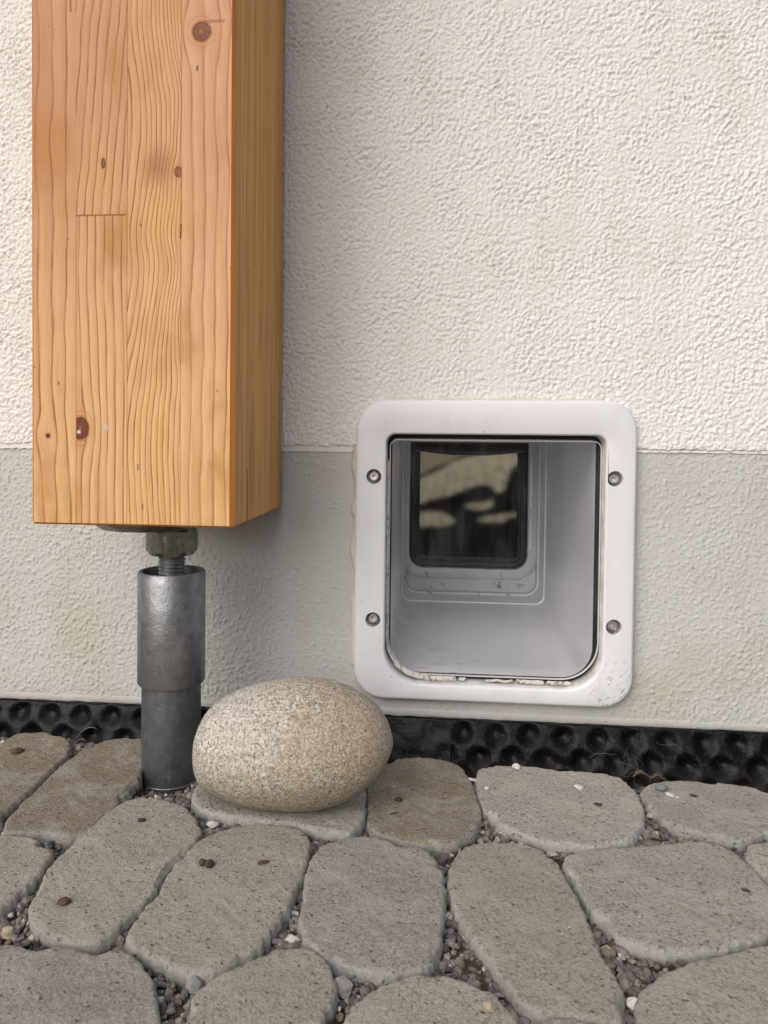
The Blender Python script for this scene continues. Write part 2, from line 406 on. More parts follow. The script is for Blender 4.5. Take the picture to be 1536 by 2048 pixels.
MT['gravel'] = g.fin(c, .8, g.bump(g.noise(600, 3), .0004))
g = G('bedding_grit'); n = g.noise(300, 4, .7)
MT['bed'] = g.fin(g.mix(n, (.035, .022, .013), (.12, .09, .065)), .95, g.bump(n, .002))
# boulder
g = G('speckled_granite'); x, y, z = g.xyz()
wv = g.scale((.004, .004, .004), g.noise(300, 2, color=True)); p = g.vadd(g.obj(), wv)
f1 = g.noise(620, 4, .74, v=p); f2 = g.noise(1300, 3, .7); vc = g.xyz(g.voro(1050, v=p, out='Color'))
big = g.noise(22, 4)
c = g.ramp(f1 * .65 + vc[0] * .35, (.30, (.19, .155, .11)), (.41, (.31, .265, .20)), (.53, (.50, .455, .38)), (.66, (.78, .76, .71)))
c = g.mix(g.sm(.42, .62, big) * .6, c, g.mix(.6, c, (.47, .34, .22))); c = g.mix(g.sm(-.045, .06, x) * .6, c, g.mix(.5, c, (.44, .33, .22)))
c = g.mix(g.sm(.008, -.032, z + (big - .5) * .04) * .75, c, g.mix(.65, c, (.22, .18, .095)))  # shaded underside painted in as greenish brown, with some dirt at the base
dk = g.sm(.24, .12, g.voro(240, v=p)); c = g.mix(dk * .45, c, (.12, .09, .06)); hilite = g.m('EXPONENT', ((x + .03) * (x + .03) + (z - .018) * (z - .018)) * -900.0) * g.sm(.35, .65, f1); c = g.mix(hilite * .8, c, (.80, .79, .76))  # whitish patch at upper left paints the stone's highlight into its colour
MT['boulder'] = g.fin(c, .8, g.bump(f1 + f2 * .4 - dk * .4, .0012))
def flat(name, col, r=.7):
    g = G(name); n = g.noise(400, 3)
    return g.fin(g.mix(g.sm(.3, .7, n) * .5, col, tuple(q * .6 for q in col)), r, g.bump(n, .0003))
CH = dict(brown=flat('chip_brown', (.10, .055, .035)), dark=flat('chip_dark', (.05, .045, .045)), white=flat('chip_white', (.66, .65, .61)),
          green=flat('chip_green', (.17, .21, .19)), tan=flat('chip_tan', (.42, .36, .26)), grey=flat('chip_grey', (.26, .25, .25)), leaf=flat('dry_leaf', (.10, .065, .035)), root=flat('dry_root', (.14, .12, .09)))

# ------------------------------------------------------------------ object helpers
def link(name, me, mat=None, parent=None, smooth=True):
    o = bpy.data.objects.new(name, me); COL.objects.link(o)
    for m in (mat if isinstance(mat, (list, tuple)) else [mat]):
        if m: me.materials.append(m)
    if parent: o.parent = parent
    if smooth: me.polygons.foreach_set('use_smooth', [True] * len(me.polygons))
    me.update()
    return o
def mesh(name, vs, fs, mat=None, parent=None, smooth=True):
    me = bpy.data.meshes.new(name); me.from_pydata([tuple(map(float, v)) for v in vs], [], fs)
    return link(name, me, mat, parent, smooth)
def bmobj(name, bm, mat=None, parent=None, smooth=False):
    bmesh.ops.recalc_face_normals(bm, faces=bm.faces)
    me = bpy.data.meshes.new(name); bm.to_mesh(me); bm.free()
    return link(name, me, mat, parent, smooth)
def tag(o, label=None, cat=None, group=None, kind=None):
    for k, v in (('label', label), ('category', cat), ('group', group), ('kind', kind)):
        if v: o[k] = v
    return o
def empty(name, loc, label, cat, group=None):
    o = bpy.data.objects.new(name, None); COL.objects.link(o); o.location = loc; o.empty_display_size = .02
    return tag(o, label, cat, group)
def sharp(o, deg=35):
    me = o.data; me.polygons.foreach_set('use_smooth', [True] * len(me.polygons))
    bm = bmesh.new(); bm.from_mesh(me)
    for e in bm.edges:
        e.smooth = not (len(e.link_faces) == 2 and e.calc_face_angle(0) > math.radians(deg))
    bm.to_mesh(me); bm.free(); return o
def loft(rings, closed_ring=True, cap0=False, cap1=False):
    """rings: list of equal-length point lists -> verts, faces"""
    n = len(rings[0]); vs = [p for r in rings for p in r]; fs = []
    for k in range(len(rings) - 1):
        for i in range(n if closed_ring else n - 1):
            j = (i + 1) % n
            fs.append((k * n + i, k * n + j, (k + 1) * n + j, (k + 1) * n + i))
    if cap0: fs.append(tuple(range(n))[::-1])
    if cap1: fs.append(tuple(range((len(rings) - 1) * n, len(rings) * n)))
    return vs, fs
def rrect(x0, x1, z0, z1, rt, rb, n=10):
    """rounded rectangle outline, (x, z), anticlockwise from the lower left; same count whatever the radii"""
    pts = []
    for cx, cz, r, a0 in ((x0 + rb, z0 + rb, rb, 180), (x1 - rb, z0 + rb, rb, 270), (x1 - rt, z1 - rt, rt, 0), (x0 + rt, z1 - rt, rt, 90)):
        for i in range(n + 1):
            a = math.radians(a0 + 90 * i / n); pts.append((cx + r * math.cos(a), cz + r * math.sin(a)))
    return pts
def rl(rr, y): return [(x, y, z) for x, z in rr]
def lathe(prof, n=48, cx=0, cy=0, hexa=False):
    return [[(cx + r * math.cos(2 * math.pi * i / n), cy + r * math.sin(2 * math.pi * i / n), z) for i in range(n)] for r, z in prof]
def dens(pts, step):
    out = []
    for a, b in zip(pts, pts[1:] + pts[:1]):
        L = math.dist(a, b); k = max(1, int(L / step))
        for i in range(k): out.append(tuple(a[j] + (b[j] - a[j]) * i / k for j in range(len(a))))
    return out
def prism(name, outline, y0, y1, mat, parent=None, chamfer=0):
    """outline (x, z) extruded from y0 (front) to y1"""
    bm = bmesh.new(); n = len(outline)
    f = [bm.verts.new((x, y0, z)) for x, z in outline]; b = [bm.verts.new((x, y1, z)) for x, z in outline]
    es = [bm.edges.new((f[i], f[(i + 1) % n])) for i in range(n)]
    bmesh.ops.triangle_fill(bm, edges=es, use_beauty=True)
    for i in range(n):
        j = (i + 1) % n; bm.faces.new((f[i], b[i], b[j], f[j]))
    return bmobj(name, bm, mat, parent)
def world_xy(px, py, Z=0):
    r = MR.T @ np.array([(px - CX) / FPX, (py - CY) / FPX, 1]); return CAM + r * (Z - CAM[2]) / r[2]
def world_xz(px, py, Y=0):
    r = MR.T @ np.array([(px - CX) / FPX, (py - CY) / FPX, 1]); return CAM + r * (Y - CAM[1]) / r[1]

# ------------------------------------------------------------------ ground (one sheet to the horizon)
def bedz(x, y):
    t = min(1, max(0, (y + .075 - .03 * min(1, max(-1, -x / .3))) / .035)); t = t * t * (3 - 2 * t)
    return -.0085 - .024 * t - .0095 * math.exp(-((x + .183) ** 2 + (y + .092) ** 2) / .00075)
xs = sorted(set([-60, -25, -10, -4, -2, -1.2, -.8] + [round(-.6 + .006 * i, 4) for i in range(201)] + [.8, 1.2, 2, 4, 10, 25, 60]))
ys = sorted(set([-60, -25, -10, -4, -2, -1.2, -.7] + [round(-.5 + .006 * i, 4) for i in range(88)] + [.6, 1.2, 4, 10, 25, 60]))
vs = [(x, y, bedz(x, y) + (noise.noise(Vector((x * 60, y * 60, 0))) * .0012 if abs(x) < .61 and abs(y) < .51 else 0)) for y in ys for x in xs]
nx = len(xs); fs = [(j * nx + i, j * nx + i + 1, (j + 1) * nx + i + 1, (j + 1) * nx + i) for j in range(len(ys) - 1) for i in range(nx - 1)]
tag(mesh('ground', vs, fs, MT['bed']), kind='structure')

# ------------------------------------------------------------------ wall with plinth
wall = empty('house_wall', (0, 0, 0), 'rough white rendered house wall with a smoother grey plinth behind the post and cat flap', 'wall'); wall['kind'] = 'thing'
HX0, HX1, HZ0, HZ1 = -.0400, .1360, .034, .2385
ZL = .2253
def jag(x0, x1, z, amp, step=.0012, fq=260, seed=0):
    n = int(abs(x1 - x0) / step); out = []
    for i in range(n + 1):
        x = x0 + (x1 - x0) * i / n
        out.append((x, z + amp * (noise.noise(Vector((x * fq, seed, 0))) + .6 * noise.noise(Vector((x * fq * .25, seed + 5, 0))))))
    return out
def out3(y, pts): return pts
up = [(-2.2, 2.7), (-2.2, ZL), (-.55, ZL)] + jag(-.5, HX0 - .001, ZL, .0011, seed=1) + [(HX0, ZL), (HX0, HZ1), (HX1, HZ1), (HX1, ZL)] + jag(HX1 + .001, .6, ZL - .0004, .0008, seed=2) + [(.7, ZL), (2.4, ZL), (2.4, 2.7)]
up2 = [(x, min(z, .80)) for x, z in up]
prism('render_backing', up2, .0012, .30, MT['render'], wall)
for k_, (a_, b_, c_, d_) in enumerate(((-2.2, -1.3, .80, 2.7), (1.1, 2.4, .80, 2.7), (-1.3, 1.1, 2.2, 2.7))):  # pieces leave an unseen opening, added to let sun onto the golden panels
    prism('render_backing', [(a_, c_), (b_, c_), (b_, d_), (a_, d_)], .0012, .30, MT['render'], wall)
def pnoise(X, Y, seed):          # gradient noise on arrays
    g_ = np.random.default_rng(seed).uniform(0, 2 * np.pi, (256, 256)); xi = np.floor(X).astype(int); yi = np.floor(Y).astype(int); fx_ = X - xi; fy_ = Y - yi
    u_ = fx_ ** 3 * (fx_ * (fx_ * 6 - 15) + 10); v__ = fy_ ** 3 * (fy_ * (fy_ * 6 - 15) + 10)
    def d_(i, j):
        a_ = g_[(xi + i) % 256, (yi + j) % 256]; return np.cos(a_) * (fx_ - i) + np.sin(a_) * (fy_ - j)
    return ((d_(0, 0) * (1 - u_) + d_(1, 0) * u_) * (1 - v__) + (d_(0, 1) * (1 - u_) + d_(1, 1) * u_) * v__) * 1.4
def relief(name, x0, x1, z0f, z1, step, y0, hfun, mat):
    """a plastered face as a real height field, z0f(x) its uneven lower edge, with the opening left out"""
    xs_ = np.arange(x0, x1, step); nz = int((z1 - float(z0f(np.array([0.]))[0])) / step) + 1
    lo = z0f(xs_); t = np.linspace(0, 1, nz)[:, None]; Zg = lo[None] + (z1 - lo[None]) * t; Xg = np.broadcast_to(xs_[None], Zg.shape)
    Yg = y0 - hfun(Xg, Zg)
    Yg[0] = y0 + .0016
    co = np.stack([Xg, Yg, Zg], -1).reshape(-1, 3); n_ = len(xs_); idx = np.arange(nz * n_).reshape(nz, n_)
    q = np.stack([idx[:-1, :-1], idx[:-1, 1:], idx[1:, 1:], idx[1:, :-1]], -1).reshape(-1, 4)
    cx_ = Xg[:-1, :-1].ravel(); cz_ = Zg[:-1, :-1].ravel(); q = q[~((cx_ > HX0) & (cx_ < HX1) & (cz_ > HZ0) & (cz_ < HZ1))]
    me = bpy.data.meshes.new(name); me.vertices.add(len(co)); me.vertices.foreach_set('co', co.ravel())
    me.loops.add(q.size); me.loops.foreach_set('vertex_index', q.ravel()); me.polygons.add(len(q)); me.polygons.foreach_set('loop_start', np.arange(0, q.size, 4))
    me.update(calc_edges=True); return link(name, me, mat, wall)
def edgef(z, amp, seed): return lambda x: z + amp * (pnoise(x * 260, x * 0 + seed + .5, seed) + .8 * pnoise(x * 60, x * 0 + seed + .5, seed + 1))
def h_up(X, Z):
    wx = X + .0007 * pnoise(X * 200, Z * 200, 11); wz = Z + .0007 * pnoise(X * 200, Z * 200, 12)
    a_ = pnoise(wx * 600, wz * 500, 13); b_ = pnoise(wx * 350 + 7, wz * 290, 14); c_ = pnoise(X * 34, Z * 34, 15); e_ = pnoise(wx * 760, wz * 700, 16)
    amp = np.clip(.95 + .5 * c_ + .25 * pnoise(X * 9, Z * 9, 17), .5, 1.4)
    g_ = np.where(a_ + .5 * b_ > 0, np.sqrt(np.abs(a_ + .5 * b_)), -np.abs(a_ + .5 * b_))
    return amp * (.00080 * g_ + .00042 * b_ + .00042 * e_) + .0005 * pnoise(X * 18, Z * 18, 18)
def h_pl(X, Z):
    wx = X + .0014 * pnoise(X * 110, Z * 110, 21); wz = Z + .0014 * pnoise(X * 110, Z * 110, 22)
    a_ = pnoise(wx * 430, wz * 430, 23); b_ = pnoise(wx * 190, wz * 190, 24); c_ = pnoise(X * 22, Z * 22, 25)
    # rougher to the left and right, smeared smooth beside the opening
    side = np.clip((np.abs(X - .03) - .10) / .08, 0, 1); amp = np.clip(.40 + .60 * side + .35 * c_, .2, 1.2)
    bumps = np.clip(a_ - .12, 0, 1) * .0018 - np.clip(-a_ - .42, 0, 1) * .0014
    return amp * (bumps + .00028 * b_ + .00012 * pnoise(wx * 520, wz * 520, 26)) + .0006 * pnoise(X * 16, Z * 16, 27)
relief('upper_render', -.62, .56, edgef(ZL, .0010, 31), .66, .00080, -.0022, h_up, MT['render'])
ZB = .0088
pl = [(2.4, ZL + .004), (HX1, ZL + .004), (HX1, HZ0), (HX0, HZ0), (HX0, ZL + .004), (-2.2, ZL + .004), (-2.2, ZB)] + jag(-.6, .6, ZB, .0009, fq=120, seed=3) + [(2.4, ZB)]
prism('plinth_backing', pl, .0022, .298, MT['plinth'], wall)
relief('plinth', -.62, .56, edgef(ZB, .0006, 33), ZL + .002, .00085, 0, h_pl, MT['plinth'])
# smooth painted cutting-in strip under the edge of the upper coat
st = jag(-.5, HX0 - .002, ZL + .0005, .0004, seed=8) + jag(HX0 - .002, -.5, ZL - .0042, .0007, seed=6)
prism('paint_strip', st, -.0013, .004, MT['render'], wall)
st = jag(HX1 + .002, .6, ZL, .0004, seed=9) + jag(.6, HX1 + .002, ZL - .0020, .0007, seed=7)
prism('paint_strip', st, -.0012, .004, MT['render'], wall)
# insulated footing behind the membrane
bm = bmesh.new(); bmesh.ops.create_cube(bm, size=1, matrix=Matrix.Translation((.1, .15, -.12)) @ Matrix.Diagonal((4.6, .27, .30, 1)))
bmobj('footing', bm, MT['plinth'], wall)
# a low rounded lip along the foot of the plinth
rings = []
for k in range(9):
    a = math.radians(-90 + 180 * k / 8)
    rings.append([(x, -.0012 * math.cos(a) + .0002, ZB + .003 + .0032 * math.sin(a) + .0007 * noise.noise(Vector((x * 100, 3, 0)))) for x in np.arange(-.6, .601, .003)])
v_, f_ = loft(rings, False); mesh('plinth_lip', v_, f_, MT['plinth'], wall)

# ------------------------------------------------------------------ dimpled membrane
DX, DZ = .0262, .0150
def memb(x, t):     # t 0 top .. 1 bottom
    z = .0090 - t * .070 + .0016 * noise.noise(Vector((x * 55, 2, 0))) * (1 - t)
    y = -.0035 - t * .030 + .0020 * noise.noise(Vector((x * 14, t * 3, 1))) + .0012 * noise.noise(Vector((x * 60, t * 9, 4)))
    s = t * .070
    r0 = round((s - .0095) / DZ)
    best = 9
    for r in (r0 - 1, r0, r0 + 1):
        if r < 0: continue
        off = .5 * (r % 2)
        k = round(x / DX - off)
        jx, jz = .0016 * noise.noise(Vector((k * 1.7, r * 2.3, 5))), .0014 * noise.noise(Vector((k * 2.9, r * 1.3, 8)))
        dd = math.hypot(x - (k + off) * DX - jx, (s - .0095 - r * DZ - jz) * 1.08); best = min(best, dd)
    q = best / (.0104 + .0012 * noise.noise(Vector((round(x / DX * 2) * 3.1, r0 * 5.3, 2))))
    dep = 0 if q > 1 else (.5 + .5 * math.cos(math.pi * q)) ** .75
    lip = 0
    # a flat cut end of the sheet just right of the boulder
    if -.04 < x < .018: dep *= .15
    return (x, y + dep * .0058 - lip, z)
X = np.arange(-.62, .62, .0012); T = np.linspace(0, 1, 58)
v_, f_ = loft([[memb(float(x), float(t)) for x in X] for t in T], False)
mb = mesh('drainage_membrane', v_, f_, MT['membrane'])
sol = mb.modifiers.new('thickness', 'SOLIDIFY'); sol.thickness = .0008; sol.offset = -1
tag(mb, 'black dimpled plastic drainage membrane between the wall foot and the pavers', 'membrane')

# ------------------------------------------------------------------ pavers
PV = [
 ('weathered grey-brown paver at the left edge with one brown pebble on it', 2, [(-70,1530),(-30,1500),(0,1486),(28,1468),(60,1463),(100,1464),(128,1472),(141,1484),(139,1502),(118,1525),(90,1550),(50,1588),(10,1622),(-30,1650),(-90,1640),(-110,1590)]),
 ('brownish slanted paver directly left of the steel foot', 2, [(8,1652),(15,1632),(60,1590),(110,1540),(150,1508),(200,1482),(240,1475),(280,1475),(298,1486),(290,1530),(272,1565),(240,1600),(205,1635),(180,1660),(140,1670),(100,1662),(50,1660),(15,1660)]),
 ('beige paver cut by the left edge, below the brown slanted one', 1, [(-80,1700),(-40,1675),(0,1668),(30,1670),(60,1672),(85,1682),(105,1702),(100,1715),(80,1745),(40,1785),(0,1815),(-50,1830),(-100,1800),(-110,1750)]),
 ('long beige slanted paver directly below the steel foot', 1, [(290,1592),(330,1597),(370,1612),(395,1635),(402,1660),(385,1690),(350,1730),(300,1790),(260,1830),(215,1875),(175,1886),(130,1880),(80,1860),(60,1825),(58,1790),(85,1750),(130,1700),(180,1655),(230,1612),(260,1597)]),
 ('beige slanted paver with two dark chips and a brown seed lying on it', 1, [(450,1655),(500,1646),(560,1648),(600,1655),(620,1680),(618,1710),(600,1760),(570,1820),(530,1880),(480,1915),(430,1938),(380,1943),(310,1915),(262,1890),(258,1860),(280,1820),(320,1770),(360,1710),(410,1670)]),
 ('paver carrying the big egg-shaped stone', 0, [(400,1560),(384,1588),(390,1608),(430,1624),(500,1634),(560,1641),(610,1652),(670,1663),(708,1662),(727,1640),(731,1600),(730,1560),(700,1520),(600,1500),(480,1510)]),
 ('brown-tinged paver right of the egg-shaped stone, below the cat flap', 2, [(740,1540),(770,1520),(820,1514),(870,1514),(920,1527),(937,1555),(952,1580),(962,1620),(955,1650),(935,1668),(900,1684),(850,1686),(790,1674),(742,1658),(736,1640),(740,1610),(736,1575)]),
 ('wide grey paver under the cat flap with a white chip near its middle', 0, [(955,1540),(962,1530),(1000,1530),(1060,1531),(1120,1540),(1180,1543),(1230,1549),(1262,1570),(1283,1600),(1290,1630),(1278,1660),(1263,1678),(1230,1684),(1180,1690),(1130,1686),(1080,1678),(1020,1656),(985,1632),(964,1606),(952,1570)]),
 ('grey paver at the upper right with a greenish pebble on its corner', 0, [(1280,1578),(1300,1566),(1340,1559),(1420,1562),(1480,1568),(1536,1580),(1600,1600),(1640,1640),(1600,1675),(1540,1656),(1490,1682),(1450,1672),(1390,1662),(1340,1645),(1312,1622),(1292,1600)]),
 ('squarish grey paver in the middle of the paving, rust-free and flat', 0, [(640,1690),(690,1673),(740,1673),(800,1686),(850,1697),(880,1725),(890,1760),(888,1820),(879,1880),(872,1920),(850,1936),(780,1940),(720,1938),(660,1920),(612,1878),(600,1840),(606,1780),(615,1730)]),
 ('longest sand-coloured paver, slanting down to the right', 1, [(902,1720),(932,1687),(980,1680),(1040,1682),(1090,1699),(1118,1730),(1148,1780),(1172,1830),(1190,1880),(1210,1920),(1235,1960),(1250,2000),(1246,2036),(1200,2040),(1120,2030),(1062,2014),(1022,1976),(987,1926),(944,1868),(914,1820),(897,1770)]),
 ('broad grey paver on the right, rounded at its lower side', 0, [(1124,1715),(1152,1701),(1220,1692),(1290,1691),(1340,1684),(1400,1679),(1450,1691),(1490,1720),(1530,1762),(1566,1808),(1560,1856),(1500,1876),(1440,1897),(1380,1902),(1310,1897),(1242,1872),(1199,1836),(1170,1790),(1140,1750)]),
 ('pinkish beige paver corner at the right edge', 1, [(1484,1697),(1502,1687),(1560,1680),(1640,1692),(1680,1740),(1640,1800),(1592,1798),(1548,1765),(1513,1735),(1489,1712)]),
 ('pale grey paver filling the bottom left corner', 0, [(-100,1960),(-50,1900),(0,1890),(60,1889),(120,1889),(180,1901),(240,1897),(280,1916),(305,1955),(318,2000),(320,2048),(310,2100),(250,2180),(100,2220),(-50,2200),(-120,2100)]),
 ('beige paver at the bottom, left of the middle', 1, [(385,1990),(430,1950),(490,1926),(540,1901),(590,1893),(630,1897),(655,1916),(671,1950),(668,1990),(640,2048),(600,2120),(520,2180),(420,2190),(350,2150),(345,2070)]),
 ('grey-beige paver at the bottom middle with a tan pebble near its right rim', 1, [(704,2010),(742,1975),(800,1952),(860,1944),(930,1962),(990,1987),(1018,2020),(1038,2050),(1056,2120),(1020,2220),(900,2280),(780,2260),(700,2180),(672,2090),(682,2048)]),
 ('small pale paver tip at the bottom edge', 0, [(1082,2042),(1111,2034),(1160,2037),(1200,2050),(1230,2090),(1200,2180),(1100,2190),(1064,2110)]),
 ('warm beige paver in the bottom right corner', 1, [(1272,1990),(1302,1960),(1342,1935),(1392,1917),(1440,1909),(1500,1894),(1560,1874),(1640,1884),(1700,1960),(1690,2080),(1600,2200),(1400,2220),(1310,2120),(1282,2050)]),
]
def chaikin(p, k=2):
    for _ in range(k):
        q = []
        for a, b in zip(p, p[1:] + p[:1]):
            q += [(.75 * a[0] + .25 * b[0], .75 * a[1] + .25 * b[1]), (.25 * a[0] + .75 * b[0], .25 * a[1] + .75 * b[1])]
        p = q
    return p
def resample(p, n):
    P_ = np.array(p + [p[0]]); L = np.r_[0, np.cumsum(np.hypot(*np.diff(P_, axis=0).T))]
    t = np.linspace(0, L[-1], n, endpoint=False)
    return np.c_[np.interp(t, L, P_[:, 0]), np.interp(t, L, P_[:, 1])]
def paver_mesh(pts, sd, n=280, height=.020, K=56):
    P_ = resample(chaikin(pts, 1), n); c = P_.mean(0)
    tn = np.roll(P_, -1, 0) - np.roll(P_, 1, 0); area = np.sum(P_[:, 0] * np.roll(P_[:, 1], -1) - np.roll(P_[:, 0], -1) * P_[:, 1])
    nrm = np.c_[-tn[:, 1], tn[:, 0]] * (1 if area > 0 else -1); nrm /= np.hypot(*nrm.T)[:, None]   # inward
    P_ = P_ - nrm * .0006
    jit = np.array([noise.noise(Vector((p[0] * 260, p[1] * 300, sd))) * .0012 + noise.noise(Vector((p[0] * 90, p[1] * 90, sd + 7))) * .0009 for p in P_])
    chip = np.array([max(0, noise.noise(Vector((p[0] * 55, p[1] * 55, sd + 3))) - .30) * .009 for p in P_])
    rings = []
    tx, ty = (random.uniform(-.006, .006) for _ in range(2))
    def Z(p, z, amp):
        v3 = Vector((p[0], p[1], z))
        return z + amp * (noise.noise(v3 * 45) * .8 + noise.noise(v3 * 170) * .40 + noise.noise(v3 * 480) * .18 - max(0, noise.noise(v3 * 260 + Vector((3, 3, 3))) - .46) * 2.0) + (p[0] - c[0]) * tx + (p[1] - c[1]) * ty
    for ins, z, amp, jk in ((-.0006, -height, 0, .5), (-.0004, -.009, .0003, 1.2), (-.0003, -.0055, .0004, 1.2), (.0001, -.0032, .0005, 1), (.0003, -.0016, .0006, 1), (.0008, -.0006, .0006, .9), (.0018, -.0001, .0006, .7)):
        q = P_ + nrm * (ins + (jit * jk + chip * (1 if z > -.004 else .3)))[:, None]
        rings.append([(a[0], a[1], Z(a, z, amp) - (chip[i] * .5 if z > -.004 else 0)) for i, a in enumerate(q)])
    base = P_ + nrm * (.0018 + jit * .7 + chip)[:, None]
    for k in range(1, K):
        s = 1 - k / K; q = c + (base - c) * s
        rings.append([(a[0], a[1], Z(a, .0002 * (1 - s), .0008)) for a in q])
    v_, f_ = loft(rings); v_.append((c[0], c[1], Z(c, .0002, .0007))); ci = len(v_) - 1; o = (len(rings) - 1) * n
    f_ += [(o + i, o + (i + 1) % n, ci) for i in range(n)]
    if area < 0: f_ = [f[::-1] for f in f_]
    return v_, f_, c
polys = []
for i, (lab, mi, px) in enumerate(PV):
    w = [tuple(world_xy(a, b)[:2]) for a, b in px]
    v_, f_, c = paver_mesh(w, i * 3.1)
    v_ = [(a - c[0], b - c[1], z) for a, b, z in v_]
    o = mesh('paving_stone', v_, f_, PM[mi]); o.location = (c[0], c[1], 0)
    tag(o, lab, 'paving stone', 'concrete cobble pavers in front of the wall')
    polys.append(resample(chaikin(w), 60))
# paving that carries on beyond the picture: one structure sheet of stones laid in the same fashion
ov, of = [], []
placed = [np.array(p) for p in polys]
def box(p): return p.min(0), p.max(0)
def inside(pt, P_):
    x, y = pt; r = False
    for (x0, y0), (x1, y1) in zip(P_, np.roll(P_, -1, 0)):
        if (y0 > y) != (y1 > y) and x < (x1 - x0) * (y - y0) / (y1 - y0) + x0: r = not r
    return r
def vis(P_):
    for a in P_:
        v = MR @ (np.array([a[0], a[1], 0]) - CAM)
        if v[2] > 0 and -12 < CX + FPX * v[0] / v[2] < 1548 and CY + FPX * v[1] / v[2] < 2062: return True
    return False
for dx in (-.84, -.42, 0, .42, .84):
    for dy in (0, -.27, -.54):
        if dx == 0 and dy == 0: continue
        for i, P0 in enumerate(polys):
            Q = P0 + np.array([dx, dy])
            if Q[:, 1].max() > -.04 or vis(Q): continue
            lo, hi = box(Q); ok = True
            for R_ in placed:
                l2, h2 = box(R_)
                if (lo > h2 + .001).any() or (l2 > hi + .001).any(): continue
                cc = Q.mean(0) + (Q - Q.mean(0)) * 1.03
                if any(inside(p, R_) for p in cc) or any(inside(p, cc) for p in R_): ok = False; break
            if not ok: continue
            placed.append(Q)
            v_, f_, c = paver_mesh([tuple(q) for q in Q], i * 1.7 + dx * 10, 60, .020, 8)
            b = len(ov); ov += v_; of += [tuple(q + b for q in f) for f in f_]
tag(mesh('pavement', ov, of, PM[0]), kind='structure')

# ------------------------------------------------------------------ gravel in the joints
ico = bmesh.new(); bmesh.ops.create_icosphere(ico, subdivisions=1, radius=1); iv = np.array([v.co[:] for v in ico.verts]); ifs = [tuple(v.index for v in f.verts) for f in ico.faces]; ico.free()
allp = placed
bxs = [box(p) for p in allp]
def near_paver(x, y, mar):
    for P_, (lo, hi) in zip(allp, bxs):
        if x < lo[0] or x > hi[0] or y < lo[1] or y > hi[1]: continue
        if inside((x, y), P_):
            d_ = np.hypot(P_[:, 0] - x, P_[:, 1] - y).min()
            if d_ > mar: return True
    return False
gv, gf, cnt = [], [], 0
def pebble(x, y, z, s, fl=.65):
    m = iv * (1 + rng.uniform(-.32, .32, (len(iv), 1)))
    m = m * np.array([s * rng.uniform(.75, 1.35), s, s * fl * rng.uniform(.7, 1.3)])
    a = rng.uniform(0, 6.28); b = rng.normal(0, .5)
    Rz = np.array([[math.cos(a), -math.sin(a), 0], [math.sin(a), math.cos(a), 0], [0, 0, 1]]); Rx = np.array([[1, 0, 0], [0, math.cos(b), -math.sin(b)], [0, math.sin(b), math.cos(b)]])
    return (m @ Rx.T) @ Rz.T + np.array([x, y, z])
N = 60000
X_ = rng.uniform(-.44, .40, N); Y_ = rng.uniform(-.40, -.022, N)
for x, y in zip(X_, Y_):
    if y < -.27 and rng.random() < .25: continue
    if near_paver(x, y, .0008): continue
    s = abs(rng.normal(.00125, .0006)) + .0005
    if rng.random() < .02: s *= 1.8
    z = bedz(x, y) + rng.uniform(0, .0028) + noise.noise(Vector((x * 40, y * 40, 9))) * .0016
    if y > -.05: s *= .8
    b = len(gv); q = pebble(x, y, z, s); gv.extend(q.tolist()); gf += [tuple(k + b for k in f) for f in ifs]; cnt += 1
gr = mesh('gravel', gv, gf, MT['gravel'], smooth=False); tag(gr, 'fine grey and reddish crushed gravel filling the joints between the pavers', 'gravel', kind='stuff')
print('gravel stones', cnt, 'pavers beyond', len(placed) - len(polys))

